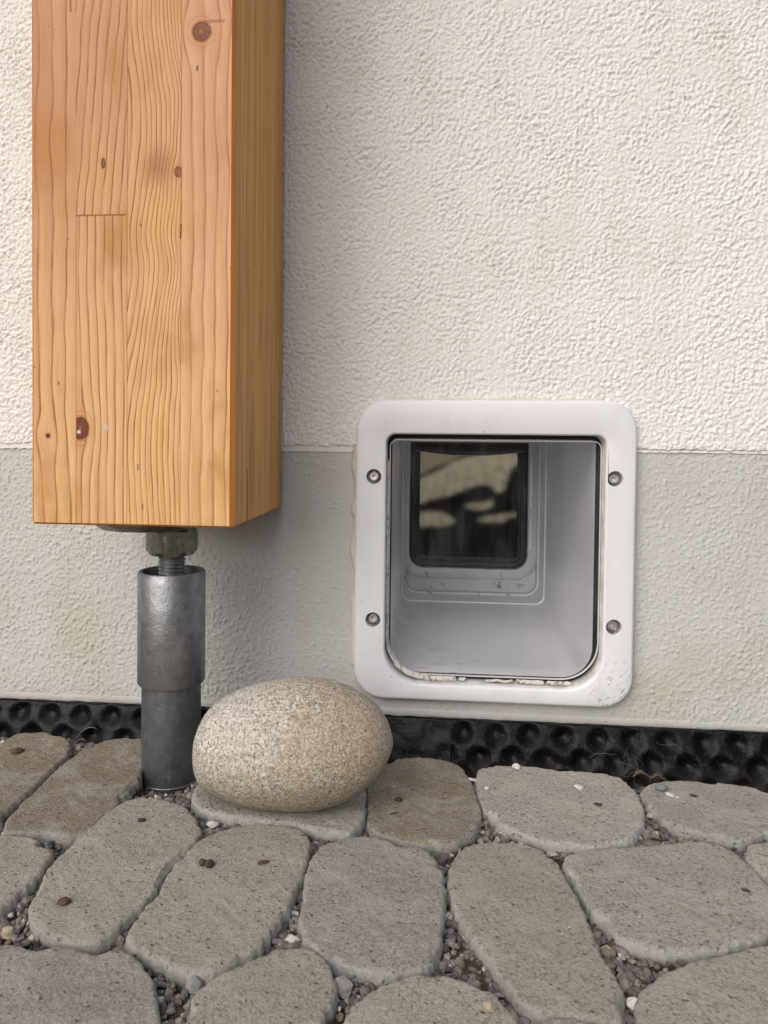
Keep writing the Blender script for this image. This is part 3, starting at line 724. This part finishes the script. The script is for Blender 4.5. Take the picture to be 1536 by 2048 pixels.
# ------------------------------------------------------------------ loose bits lying on the paving
def chip(name, px, py, s, fl, el, mat, label, cat, Z=0, rot=None, sub=2):
    p = world_xy(px, py, Z)
    bm = bmesh.new(); bmesh.ops.create_icosphere(bm, subdivisions=sub, radius=1)
    sd = px * .37
    for v in bm.verts:
        k = 1 + .38 * noise.noise(v.co * 1.3 + Vector((sd, 0, 0))) + .12 * noise.noise(v.co * 4 + Vector((sd, 0, 0)))
        v.co = Vector((v.co.x * s * el * k, v.co.y * s * k, v.co.z * s * fl * k))
    o = bmobj(name, bm, mat, None, False); o.location = (p[0], p[1], Z + s * fl * .75); o.rotation_euler = (0, .05, rot if rot is not None else px)
    return tag(o, label, cat, 'loose bits lying on the pavers')
L = [('pebble', 34, 1505, .0032, .6, 1.5, 'brown', 'oval brown pebble on the paver at the left edge', 'pebble', .5),
     ('stone_chip', 283, 1643, .0017, .6, 1.7, 'dark', 'dark chip on the slanted paver below the steel foot', 'stone chip', .5),
     ('pebble', 128, 1808, .0024, .7, 1.4, 'brown', 'brown pebble at the lower left of the long slanted paver', 'pebble', .6),
     ('stone_chip', 210, 1673, .0012, .6, 1.6, 'grey', 'tiny grey chip on the upper left rim of the long slanted paver', 'stone chip', .2),
     ('stone_chip', 405, 1729, .0020, .8, 1.2, 'brown', 'left of the two dark chips lying together on a beige paver', 'stone chip', 0),
     ('stone_chip', 419, 1733, .0024, .8, 1.2, 'dark', 'right and larger of the two dark chips lying together on a beige paver', 'stone chip', .9),
     ('seed', 527, 1727, .0015, .6, 2.6, 'brown', 'slim brown seed husk right of the two dark chips', 'seed', .5),
     ('stone_chip', 1157, 1577, .0022, .6, 1.4, 'white', 'white chip near the middle of the wide grey paver', 'stone chip', -.6),
     ('stone_chip', 1196, 1610, .0018, .4, 1.6, 'dark', 'dark crumb below the white chip on the wide grey paver', 'stone chip', .2),
     ('stone_chip', 974, 1578, .0016, .5, 1.6, 'white', 'small white chip on the left rim of the wide grey paver', 'stone chip', 1.2),
     ('pebble', 1324, 1581, .0034, .7, 1.2, 'green', 'greenish grey pebble on the upper right paver', 'pebble', 0),
     ('stone_chip', 1340, 1592, .0020, .5, 1.7, 'white', 'white sliver beside the greenish pebble', 'stone chip', -.7),
     ('stone_chip', 1355, 1596, .0009, .6, 1.2, 'white', 'tiny white crumb right of the white sliver', 'stone chip', 0),
     ('stone_chip', 1386, 1594, .0018, .5, 1.6, 'dark', 'dark crumb on the upper right paver', 'stone chip', -.2),
     ('pebble', 978, 2019, .0022, .9, 1.1, 'tan', 'tan pebble on the bottom middle paver', 'pebble', 0),
     ('stone_chip', 797, 1602, .0022, .6, 1.2, 'dark', 'dark crumb on the brown-tinged paver right of the big stone', 'stone chip', 0),
     ('stone_chip', 788, 1575, .0014, .6, 1.2, 'tan', 'yellowish crumb on the brown-tinged paver', 'stone chip', 0),
     ('stone_chip', 1033, 1537, .0024, .8, 1.3, 'white', 'white chip lying at the back rim of the wide grey paver', 'stone chip', .2),
     ('stone_chip', 1493, 1783, .0013, .4, 1.9, 'dark', 'black crumb near the right end of the broad grey paver', 'stone chip', -.5)]
for nm, px, py, s, fl, el, m_, lab, cat, r_ in L: chip(nm, px, py, s, fl, el, CH[m_], lab, cat, 0, r_)
L = [('stone_flake', 943, 1561, .0022, .35, 2.0, 'white', 'flat white flake bridging the joint behind two pavers', 'stone chip', -.002, 0),
     ('pebble', 425, 1653, .0026, .7, 1.4, 'white', 'pale pebble in the joint below the big stone', 'pebble', -.005, .2),
     ('pebble', 1268, 2018, .0030, .9, 1.1, 'white', 'large pale pebble in the joint at the bottom right', 'pebble', -.007, 0),
     ('pebble', 18, 1873, .0030, .9, 1.1, 'tan', 'cream pebble in the joint at the left edge', 'pebble', -.007, 0),
     ('stone_shard', 250, 1832, .0034, .6, 2.4, 'dark', 'long dark shard wedged between the two slanted pavers', 'stone chip', -.006, .9),
     ('stone_shard', 686, 1986, .0042, .8, 1.0, 'grey', 'blue-grey shard in the joint left of the bottom middle paver', 'stone chip', -.007, .4),
     ('stone_shard', 390, 1978, .0036, .8, 1.1, 'grey', 'grey shard in the joint at the bottom left', 'stone chip', -.007, .8),
     ('pebble', 1228, 1896, .0028, .8, 1.1, 'brown', 'reddish pebble in the joint right of the longest paver', 'pebble', -.008, .3),
     ('pebble', 1214, 1912, .0030, .8, 1.1, 'tan', 'orange-tan pebble in the joint right of the longest paver', 'pebble', -.009, .3),
     ('pebble', 1245, 1917, .0022, .8, 1.1, 'white', 'small white pebble in the joint under the broad grey paver', 'pebble', -.008, .3)]
for nm, px, py, s, fl, el, m_, lab, cat, Z, r_ in L: chip(nm, px, py, s, fl, el, CH[m_], lab, cat, Z, r_)
def tubepath(pts, r, n=6):
    rings = []
    for i, p in enumerate(pts):
        a = Vector(pts[max(0, i - 1)]); b = Vector(pts[min(len(pts) - 1, i + 1)]); t = (b - a).normalized()
        u = t.cross(Vector((.3, .2, 1))).normalized(); w = t.cross(u)
        rr = r * (1 - .6 * abs(2 * i / (len(pts) - 1) - 1) ** 3)
        rings.append([tuple(Vector(p) + (u * math.cos(2 * math.pi * k / n) + w * math.sin(2 * math.pi * k / n)) * rr) for k in range(n)])
    return loft(rings, cap0=True, cap1=True)
def wire(name, a, b, bend, r, mat, lab, cat):
    a = Vector(a); b = Vector(b); pts = [tuple(a.lerp(b, t) + Vector(bend) * math.sin(math.pi * t)) for t in np.linspace(0, 1, 14)]
    v_, f_ = tubepath(pts, r); return tag(mesh(name, v_, f_, mat), lab, cat)
wire('twig', world_xy(1350, 1924, -.004), world_xy(1382, 1935, -.004), (0, .001, .001), .0005, CH['root'], 'pale straw bit in the joint under the broad grey paver', 'twig')
wire('twig', world_xy(780, 1629, .001), world_xy(797, 1625, .001), (0, .0004, .0002), .0004, CH['dark'], 'thin dark stick on the brown-tinged paver', 'twig')
wire('straw', world_xz(150, 1478, -.030), world_xz(196, 1459, -.030), (.002, -.002, .006), .0005, CH['root'], 'dry curved straw against the black membrane at the left', 'straw')
# tangle of dry roots and dead leaf against the membrane at the right
tv, tf = [], []
for k in range(9):
    c0 = np.array(world_xz(random.uniform(1225, 1310), random.uniform(1480, 1550), -.036)); pts = []
    dvec = Vector((random.uniform(-1, 1), 0, random.uniform(-1, 1))).normalized()
    p = Vector(c0)
    for i in range(16):
        dvec = (dvec + Vector((random.uniform(-.5, .5), random.uniform(-.15, .15), random.uniform(-.5, .5)))).normalized(); p = p + dvec * .0014
        p.y = min(max(p.y, -.044), -.031); pts.append(tuple(p))
    v_, f_ = tubepath(pts, random.uniform(.00008, .00018), 4); b = len(tv); tv += v_; tf += [tuple(q + b for q in f) for f in f_]
tag(mesh('root_tangle', tv, tf, CH['root']), 'tangle of dry fine roots hanging on the black membrane', 'roots')
def leaf(px, py, Y, s, lab):
    p = world_xz(px, py, Y); vs, n = [], 14
    for j in range(n):
        t = j / (n - 1); w = math.sin(math.pi * t) ** .7 * .45
        for i in range(7):
            q = (i / 6 - .5) * 2
            vs.append((p[0] + (t - .5) * s * 2, p[1] + q * w * s * .7 + .001 * math.sin(5 * t), p[2] + abs(q) * w * s * .6 + math.sin(t * 7 + px) * .0012 + noise.noise(Vector((t * 6, q * 3, px))) * .0018))
    fs = [(j * 7 + i, j * 7 + i + 1, (j + 1) * 7 + i + 1, (j + 1) * 7 + i) for j in range(n - 1) for i in range(6)]
    o = mesh('dry_leaf', vs, fs, CH['leaf']); s_ = o.modifiers.new('t', 'SOLIDIFY'); s_.thickness = .0004
    tag(o, lab, 'leaf')
leaf(1287, 1553, -.062, .0075, 'crumpled brown dry leaf between two pavers at the membrane')
leaf(1318, 1558, -.064, .006, 'small curled dry leaf on the back corner of the upper right paver')
leaf(160, 1484, -.045, .006, 'brown dry leaf by the membrane at the far left')

# ------------------------------------------------------------------ egg-shaped stone
prof = [(387,1512,0),(389,1512,24),(394,1511,44),(403,1508,66),(420,1504,87),(450,1497,101),(500,1491,119),(550,1487,128.5),(600,1484,130.5),(650,1482,126),(700,1481,110),(730,1479,91.5),(750,1477,74),(768,1476,51),(779,1475,28),(783,1475,12),(785,1478,0)]
SC = 1 / 3140.0; scx, scz = 586, 1486
px = np.array([p[0] for p in prof]); 
tt = np.linspace(0, math.pi, 90); us = (px[0] + px[-1]) / 2 - (px[-1] - px[0]) / 2 * np.cos(tt)
mid = np.interp(us, px, [p[1] for p in prof])
# interpolate the half heights through the angle parameter, so the ends stay round
th = np.arccos(np.clip(-(px - (px[0] + px[-1]) / 2) / ((px[-1] - px[0]) / 2), -1, 1)); hh = np.interp(tt, th, [p[2] for p in prof])
ker = np.array([1, 4, 6, 4, 1]) / 16
for _ in range(5): hh[2:-2] = np.convolve(hh, ker, 'valid'); mid[2:-2] = np.convolve(mid, ker, 'valid')
rings = []
for u_, m_, h_ in zip(us, mid, hh):
    ring = []
    for k in range(96):
        a = 2 * math.pi * k / 96
        p = Vector(((u_ - scx) * SC, math.cos(a) * h_ * SC * .93, (scz - m_) * SC + math.sin(a) * h_ * SC * .965))
        p *= 1 + .010 * noise.noise(p * 30 + Vector((4, 1, 2))) + .007 * noise.noise(p * 80) + .003 * noise.noise(p * 220)
        ring.append(tuple(p))
    rings.append(ring)
v_, f_ = loft(rings)
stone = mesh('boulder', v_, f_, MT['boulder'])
sp = world_xz(586, 1486, -.1315); zmin = min(v[2] for v in v_)
stone.location = (sp[0], sp[1], sp[2]); print('stone z', sp[2], 'min', sp[2] + zmin)
tag(stone, 'large smooth egg-shaped speckled stone lying on the pavers beside the steel foot', 'stone')

# ------------------------------------------------------------------ timber post on its adjustable steel foot
px0, pxw, pyf, pyd, pz0 = -.2488, .1286, -.150, .140, .1763
post = empty('timber_post', (px0, pyf, pz0), 'square glued timber post on an adjustable steel foot, standing in front of the wall', 'post')
bm = bmesh.new(); c_ = .0018; H_ = 2.35
o2 = [(0, c_), (c_, 0), (pxw - c_ * 1.3, 0), (pxw, c_ * .9), (pxw, pyd - c_), (pxw - c_, pyd), (c_, pyd), (0, pyd - c_)]
levels = [(0, .0012), (.0012, 0)] + [(H_, 0)]
rows = []
for z, ins in levels:
    rows.append([bm.verts.new((min(max(x, ins), pxw - ins), min(max(y, ins), pyd - ins), z)) for x, y in o2])
for a, b in zip(rows, rows[1:]):
    for i in range(8):
        f = bm.faces.new((a[i], a[(i + 1) % 8], b[(i + 1) % 8], b[i]))
        f.material_index = {0: 2, 1: 0, 2: 2, 3: 1, 4: 2, 5: 1, 6: 2, 7: 1}[i]
        if rows.index(a) == 0: f.material_index = 2
bm.faces.new(rows[0]).material_index = 1; bm.faces.new(rows[-1][::-1]).material_index = 1
beam = bmobj('beam', bm, [MT['wood_front'], MT['wood_side'], MT['wood_edge']], post)
fx, fy = -.1830 - px0, -.083 - pyf
def part(name, prof, mat, n=64, **k):
    v_, f_ = loft(lathe(prof, n, fx, fy), **k); return sharp(mesh(name, v_, f_, mat, post))
# flange plate: eight-sided with a chamfer on its underside
v_, f_ = loft(lathe([(.041, -.0002), (.041, -.0035), (.034, -.0085), (.016, -.0090)], 14, fx - .016, fy), cap0=True, cap1=True)
sharp(mesh('flange_plate', v_, f_, MT['zinc'], post), 25)
# hexagon nut with chamfered crown
rings = []
for rr, z in ((.0155, -.0088), (.0178, -.0104), (.0178, -.0245), (.0150, -.0275), (.010, -.0275)):
    ring = []
    for i in range(48):
        a = 2 * math.pi * i / 48 + .30; seg = (a - .30) % (math.pi / 3) - math.pi / 6
        hexr = .0156 / math.cos(seg); r_ = min(rr, hexr); ring.append((fx + r_ * math.cos(a), fy + r_ * math.sin(a), z))
    rings.append(ring)
v_, f_ = loft(rings, cap0=True, cap1=True); sharp(mesh('nut', v_, f_, MT['zinc'], post), 20)
# threaded rod: a real helical thread
prof_n = 150; nA = 40; rings = []
for k in range(prof_n):
    z = -.0262 - k * .00028; ring = []
    for i in range(nA):
        a = 2 * math.pi * i / nA; ph = (z / .0026 + i / nA) % 1
        r_ = .0082 + .0013 * abs(2 * ph - 1); ring.append((fx + r_ * math.cos(a), fy + r_ * math.sin(a), z))
    rings.append(ring)
v_, f_ = loft(rings, cap0=True, cap1=True); mesh('threaded_rod', v_, f_, MT['galv'], post)
zt, zm, zb = .1372 - pz0, .0585 - pz0, -.022 - pz0
slv = part('sleeve', [(.0198, zt - .030), (.0198, zt - .0006), (.0206, zt), (.0226, zt), (.0233, zt - .0010), (.0234, zm + .001), (.0228, zm), (.0200, zm + .0004)], MT['galv'])
part('inner_plug', [(.0197, zt - .014), (.0125, zt - .0095), (.008, zt - .009)], MT['galv_dark'])
part('support_tube', [(.0205, zm + .003), (.0205, -.010 - pz0), (.0203, -.0105 - pz0), (.0200, -.0112 - pz0), (.0192, -.0165 - pz0), (.0188, zb)], MT['galv_dark'])
wr = part('weld_ring', [(.0204, -.0098 - pz0), (.02085, -.0102 - pz0), (.0208, -.0106 - pz0), (.0200, -.0110 - pz0)], MT['galv'])

# ------------------------------------------------------------------ cat flap
FY = -.0095
pet = empty('cat_flap', (.048, 0, .026), 'white plastic cat flap with a deep tunnel through the wall and a smoky inner flap', 'cat flap')
OX, OZ = .048, .026
def loc(pts): return [(x - OX, y, z - OZ) for x, y, z in pts]
def L3(name, v_, f_, mat, deg=35, parent=None, label=None):
    o = mesh(name, loc(v_), f_, mat, parent or pet)
    if label: o['label'] = label
    return sharp(o, deg)
fx0, fx1, fz0, fz1 = -.0608, .1560, .0250, .2630
ix0, ix1, iz0, iz1 = -.0378, .1342, .0365, .2374
holes = [(-.0461, .2020), (.1398, .2028), (-.0457, .0881), (.1407, .0883)]
NC = 12
def O(d, y): return rl(rrect(fx0 + d, fx1 - d, fz0 + d, fz1 - d, .0240 - d, .0240 - d, NC), y)
def I(d, y, rt=.0085, rb=.030): return rl(rrect(ix0 + d, ix1 - d, iz0 + d, iz1 - d, max(.002, rt - d), rb - d, NC), y)
bm = bmesh.new()
def addring(pts): return [bm.verts.new(p) for p in pts]
def bridge(a, b):
    n = len(a)
    for i in range(n): bm.faces.new((a[i], a[(i + 1) % n], b[(i + 1) % n], b[i]))
outer = [O(0, .0005), O(0, FY + .0030), O(.0004, FY + .0014), O(.0013, FY + .0004), O(.0028, FY)]
rs = [addring(p) for p in outer]
for a, b in zip(rs, rs[1:]): bridge(a, b)
inner = [I(0, FY), I(.0006, FY + .0003), I(.0012, FY + .0010), I(.0014, FY + .0065), I(.0016, FY + .0085), I(.0016, .0095)]
ri = [addring(p) for p in inner]
for a, b in zip(ri, ri[1:]): bridge(a, b)
edges = []
def loop_edges(r): return [bm.edges.get((r[i], r[(i + 1) % len(r)])) or bm.edges.new((r[i], r[(i + 1) % len(r)])) for i in range(len(r))]
edges += loop_edges(rs[-1]) + loop_edges(ri[0])
for hx, hz in holes:
    def circ(r, y): return [(hx + r * math.cos(2 * math.pi * i / 32), y, hz + r * math.sin(2 * math.pi * i / 32)) for i in range(32)]
    h = [addring(circ(.0062, FY)), addring(circ(.0059, FY + .0003)), addring(circ(.0058, FY + .0048)), addring(circ(.0032, FY + .0062)), addring(circ(.0018, FY + .0064))]
    for a, b in zip(h, h[1:]): bridge(a, b)
    bm.faces.new(h[-1]); edges += loop_edges(h[0])
bmesh.ops.triangle_fill(bm, edges=edges, use_beauty=True)
bmesh.ops.translate(bm, verts=bm.verts, vec=(-OX, 0, -OZ))
fr = bmobj('frame', bm, MT['frame'], pet); sharp(fr, 40)
# screws: steel barrel in each recess, with a cross slot bar and a hex socket head
for (hx, hz), (ox, oz) in zip(holes, ((0, .0002), (-.0010, 0), (0, .0009), (-.0011, .0011))):
    bm = bmesh.new(); 
    prof_ = [(.0056, .0047), (.0053, .0040), (.0040, .0056), (.0030, .0058)]
    def cr(r, y, n=32, dx=0, dz=0): return [bm.verts.new((dx + r * math.cos(2 * math.pi * i / n), y, dz + r * math.sin(2 * math.pi * i / n))) for i in range(n)]
    R_ = [cr(r, FY + y) for r, y in prof_]
    for a, b in zip(R_, R_[1:]): bridge(a, b)
    bm.faces.new(R_[-1])
    o = bmobj('screw', bm, MT['steel'], pet); o.location = (hx - OX, 0, hz - OZ); sharp(o, 30)
    bm = bmesh.new()
    hd = [cr(.0036, FY + .0050, 32, ox, oz), cr(.0036, FY + .0026, 32, ox, oz), cr(.0031, FY + .0020, 32, ox, oz), cr(.0017, FY + .0020, 32, ox, oz)]
    for a, b in zip(hd, hd[1:]): bridge(a, b)
    hx6 = [bm.verts.new((ox + .0013 * math.cos(2 * math.pi * (round(i / 32 * 6)) / 6), FY + .0021, oz + .0013 * math.sin(2 * math.pi * (round(i / 32 * 6)) / 6))) for i in range(32)]
    dp = cr(.0011, FY + .0045, 32, ox, oz); bridge(hd[-1], hx6); bridge(hx6, dp); bm.faces.new(dp)
    bmesh.ops.remove_doubles(bm, verts=bm.verts, dist=1e-6)
    sharp(bmobj('screw_head', bm, MT['steel'], o), 30)
    for sg in (1, -1):
        bm = bmesh.new(); z0 = oz + sg * .0034; z1 = sg * .0056
        bmesh.ops.create_cube(bm, size=1, matrix=Matrix.Translation((ox * .5, FY + .0043, (z0 + z1) / 2)) @ Matrix.Diagonal((.0022, .0018, abs(z1 - z0), 1)))
        bmobj('slot', bm, MT['galv_dark'], o)
v_, f_ = loft([I(.0002, .0094), I(.0045, .0094), I(.0050, .0112)]); L3('gap_shade_ring', v_, f_, MT['dark'])  # black ring added to draw the shaded gap round the pane
# tunnel lining
tx0, tx1, tz0, tz1 = -.0356, .1330, .0395, .2335
def Tn(d, y, r=.022): return rl(rrect(tx0 + d, tx1 - d, tz0 + d, tz1 - d, max(.002, .006 - d), max(.004, r - d), NC), y)
rings = [Tn(-.0012, .0113, .028), Tn(.0010, .0115, .028), Tn(.0014, .0125, .028), Tn(.0008, .040, .016), Tn(.0008, .200, .011), Tn(.0008, .2795, .011), Tn(.0020, .2800, .012), Tn(.0021, .3180, .0165), Tn(.0008, .3184, .0185), Tn(.0008, .3250, .0195),
         Tn(.0030, .3252, .018), Tn(.0034, .3262, .0178)]
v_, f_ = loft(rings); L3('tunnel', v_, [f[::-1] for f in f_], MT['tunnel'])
# inner frame at the far end
rr0 = [(.0030, .3262, .018), (.0034, .3340, .018)]
ox0, ox1, oz0, oz1 = -.0265, .1170, .0735, .2300
def In(d, y, r=.016): return rl(rrect(ox0 - d, ox1 + d, oz0 - d, oz1 + min(d, .003), .004, r + d, NC), y)
rings = [Tn(.0034, .3262, .0178), Tn(.0040, .3340, .0175), In(.0150, .3350), In(.0140, .3310), In(.0128, .3302), In(.0030, .3302), In(.0018, .3308), In(.0016, .3400), In(.0016, .3560)]
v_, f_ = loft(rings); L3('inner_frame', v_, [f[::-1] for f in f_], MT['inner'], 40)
# inner door: smoky frame, ridge and pane
def Dr(d, y, r=.016): return rl(rrect(ox0 + d, ox1 - d, oz0 + d, oz1 - d, .003, max(.003, r - d), NC), y)
rings = [Dr(-.0008, .3480), Dr(-.0006, .3380), Dr(.0006, .3368), Dr(.0060, .3368), Dr(.0066, .3385), Dr(.0086, .3385), Dr(.0092, .3374), Dr(.0104, .3374), Dr(.0110, .3420)]
v_, f_ = loft(rings); dr = L3('inner_flap', v_, [f[::-1] for f in f_], MT['smoke_frame'], 40, label='smoky translucent inner flap at the far end of the tunnel')
# bowed hinge bar across the top of the flap
bm = bmesh.new(); n = 30; top, bot = [], []
for i in range(n + 1):
    t = i / n; x = ox0 + .004 + (ox1 - ox0 - .008) * t; sag = 4 * t * (1 - t)
    top.append((x, .2265)); bot.append((x, .2190 - .0060 * sag))
rings = []
for (a, z1_), (_, z0_) in zip(top, bot): rings.append([(a, .3366, z0_), (a, .3355, z0_ + .0006), (a, .3360, z1_), (a, .3400, z1_), (a, .3400, z0_)])
v_, f_ = loft(rings, cap0=True, cap1=True); o = mesh('hinge_bar', loc(v_), f_, MT['smoke_frame'], dr); 
v_, f_ = tubepath([(a, .3356, z) for a, z in bot], .0005); mesh('hinge_edge', loc(v_), f_, MT['inner'], dr)
rings = [rl(rrect(ox0 + .010, ox1 - .010, oz0 + .010, oz1 - .004, .002, .009, NC), y) for y in (.3400, .3420)]
v_, f_ = loft(rings, cap0=True, cap1=True); pn = mesh('smoky_pane', loc(v_), f_, MT['smoke'], dr, smooth=False)
# magnet latches in the flap's right guide
for z0_, z1_ in ((.150, .212), (.098, .138)):
    bm = bmesh.new(); bmesh.ops.create_cube(bm, size=1, matrix=Matrix.Translation((.1215 - OX, .3285, (z0_ + z1_) / 2 - OZ)) @ Matrix.Diagonal((.0030, .004, z1_ - z0_, 1)))
    bmobj('guide_rail', bm, MT['tunnel'], pet)
# clear outer flap: thin pane with a milky edge
qx0, qx1, qz0, qz1 = -.0343, .1321, .0419, .2316
def Pn(d, y): return rl(rrect(qx0 + d, qx1 - d, qz0 + d, qz1 - d, .0060 - d, .030 - d, NC), y)
v_, f_ = loft([Pn(.0006, .0030), Pn(.0006, .0052)], cap0=True, cap1=True); fl = mesh('outer_flap', loc(v_), f_, MT['pane'], pet, smooth=False)
fl['label'] = 'clear scratched outer flap of the cat flap'
rings = [Pn(.0006, .0026), Pn(0, .0028), Pn(-.0002, .0041), Pn(0, .0054), Pn(.0006, .0056), Pn(.0007, .0041), Pn(.0006, .0026)]
v_, f_ = loft(rings); mesh('pane_edge', loc(v_), f_, MT['rim'], fl)
# worn brush / draught seal: down the left side, round the lower left corner, in pieces along the bottom
def seal(pts, r, wob, sd):
    rings = []
    for i, (x, z) in enumerate(pts):
        w = r * (1 + wob * noise.noise(Vector((x * 300, z * 300, sd))))
        if i in (0, len(pts) - 1): w *= .4
        a = pts[max(0, i - 1)]; b = pts[min(len(pts) - 1, i + 1)]; t = Vector((b[0] - a[0], 0, b[1] - a[1])).normalized(); nn = Vector((-t.z, 0, t.x))
        rings.append([tuple(Vector((x, .0010, z)) + nn * w * math.cos(2 * math.pi * k / 10) + Vector((0, 1, 0)) * .0022 * math.sin(2 * math.pi * k / 10)) for k in range(10)])
    v_, f_ = loft(rings, cap0=True, cap1=True); return mesh('draught_seal', loc(v_), f_, MT['brush'], pet)
full = rrect(-.0352, .1330, .0408, .2324, .006, .031, 24)
Lc = full[:25]                                        # lower left corner
left = [(-.0352, z) for z in np.linspace(.215, full[0][1] + .001, 60)] + Lc[:12]
seal(left, .0011, .4, 1)
seal(Lc[10:] + [(x, .0400) for x in np.arange(-.002, .021, .0012)], .0022, .35, 2)
seal([(x, .0403 + .0003 * math.sin(x * 900)) for x in np.arange(.023, .0290, .0008)], .0015, .5, 3)
seal([(x, .0400 + .0004 * math.sin(x * 500)) for x in np.arange(.044, .0665, .0010)], .0008, .9, 4)
seal([(x, .0400 - (x - .068) * .01) for x in np.arange(.068, .0905, .0010)], .0017, .5, 5)
seal([(x, .0398) for x in np.arange(.092, .1120, .0010)], .0015, .6, 6)
# bead of filler round the frame
def bead(pts, w, h, amp, sd, name='filler_bead'):
    rings = []
    for x, z, nx_, nz_ in pts:
        k = w * max(.05, 1 + amp * (noise.noise(Vector((x * 90, z * 90, sd))) * 1.6 + noise.noise(Vector((x * 320, z * 320, sd))) * .5))
        rings.append([(x - nx_ * .003, -.0002, z - nz_ * .003), (x - nx_ * .003, -h, z - nz_ * .003), (x, -h, z), (x + nx_ * k * .6, -h * .8, z + nz_ * k * .6), (x + nx_ * k, -.0024, z + nz_ * k), (x + nx_ * (k + .0003), .0006, z + nz_ * (k + .0003))])
    v_, f_ = loft(rings, False); return L3(name, v_, f_, MT['filler'], 60)
rr = rrect(fx0, fx1, fz0, fz1, .024, .024, 24)
def norms(pts):
    out = []
    for i, p in enumerate(pts):
        a = pts[max(0, i - 1)]; b = pts[min(len(pts) - 1, i + 1)]; tx_, tz_ = b[0] - a[0], b[1] - a[1]; l_ = math.hypot(tx_, tz_) or 1
        out.append((p[0], p[1], tz_ / l_, -tx_ / l_))
    return out
leftp = [(fx0, z) for z in np.arange(.226, .050, -.0012)]
bead(norms(leftp), .0030, .0055, .8, 1)
topp = [p for p in reversed(rr[75:])] 
topp = [(fx0 + .024 * (1 - math.sin(a)), fz1 - .024 * (1 - math.cos(a))) for a in np.linspace(1.0, 0, 12)][::-1] if False else []
toprow = [(x, fz1) for x in np.arange(.130, -.037, -.0015)]
bead(norms(toprow), .0022, .0050, .7, 2)

# ------------------------------------------------------------------ what shows through the smoky inner flap
bm = bmesh.new(); bmesh.ops.create_cube(bm, size=1, matrix=Matrix.Translation((.05, 1.36, -.125)) @ Matrix.Diagonal((3, 2.1, .20, 1)))
bmobj('interior_floor', bm, MT['infloor'])['kind'] = 'structure'
YB = 1.50
def patch(pxs, Y, lab):
    pts = [tuple(world_xz(a, b, Y)[[0, 2]]) for a, b in pxs]; pts = chaikin(pts, 1)
    pts = dens(pts, .003); pts = [(x + .003 * noise.noise(Vector((x * 60, z * 60, 1))), z + .003 * noise.noise(Vector((x * 60, z * 60, 2)))) for x, z in pts]
    o = prism('light_patch_panel', pts, Y, Y + .012, MT['gold']); return tag(o, lab, 'light patch', 'golden shapes seen through the smoky inner flap')  # made-up panels standing in for the golden light seen through the flap
patch([(830,965),(850,953),(880,940),(905,925),(930,915),(960,908),(1000,900),(1035,905),(1040,925),(1022,938),(1016,955),(1008,985),(990,985),(985,972),(960,968),(930,978),(900,990),(870,997),(830,1010)], YB, 'largest golden band slanting across the top of the inner flap')
patch([(828,900),(870,896),(930,905),(905,922),(870,935),(828,958)], YB + .05, 'dim tan shape in the upper left corner of the inner flap').data.materials[0] = CH['tan']
patch([(924,1013),(950,1006),(975,1004),(986,1000),(987,1008),(978,1018),(960,1020),(945,1018)], YB, 'small golden leaf shape in the middle of the inner flap')
patch([(825,1028),(850,1024),(885,1024),(900,1034),(912,1042),(905,1050),(870,1052),(825,1054)], YB, 'golden patch at the left of the inner flap')
patch([(950,1042),(975,1032),(1000,1030),(1040,1026),(1045,1032),(1012,1036),(1008,1046),(985,1044),(965,1044)], YB, 'thin golden patch at the right of the inner flap')
bm = bmesh.new(); bmesh.ops.create_cube(bm, size=1, matrix=Matrix.Translation((.05, YB + .20, .15)) @ Matrix.Diagonal((2.4, .02, .60, 1)))
bd = bmobj('dark_backdrop', bm, MT['backdrop']); tag(bd, 'dark cloth standing in for the dark room behind the smoky inner flap', 'backing')  # added black sheet, stands in for the unlit room
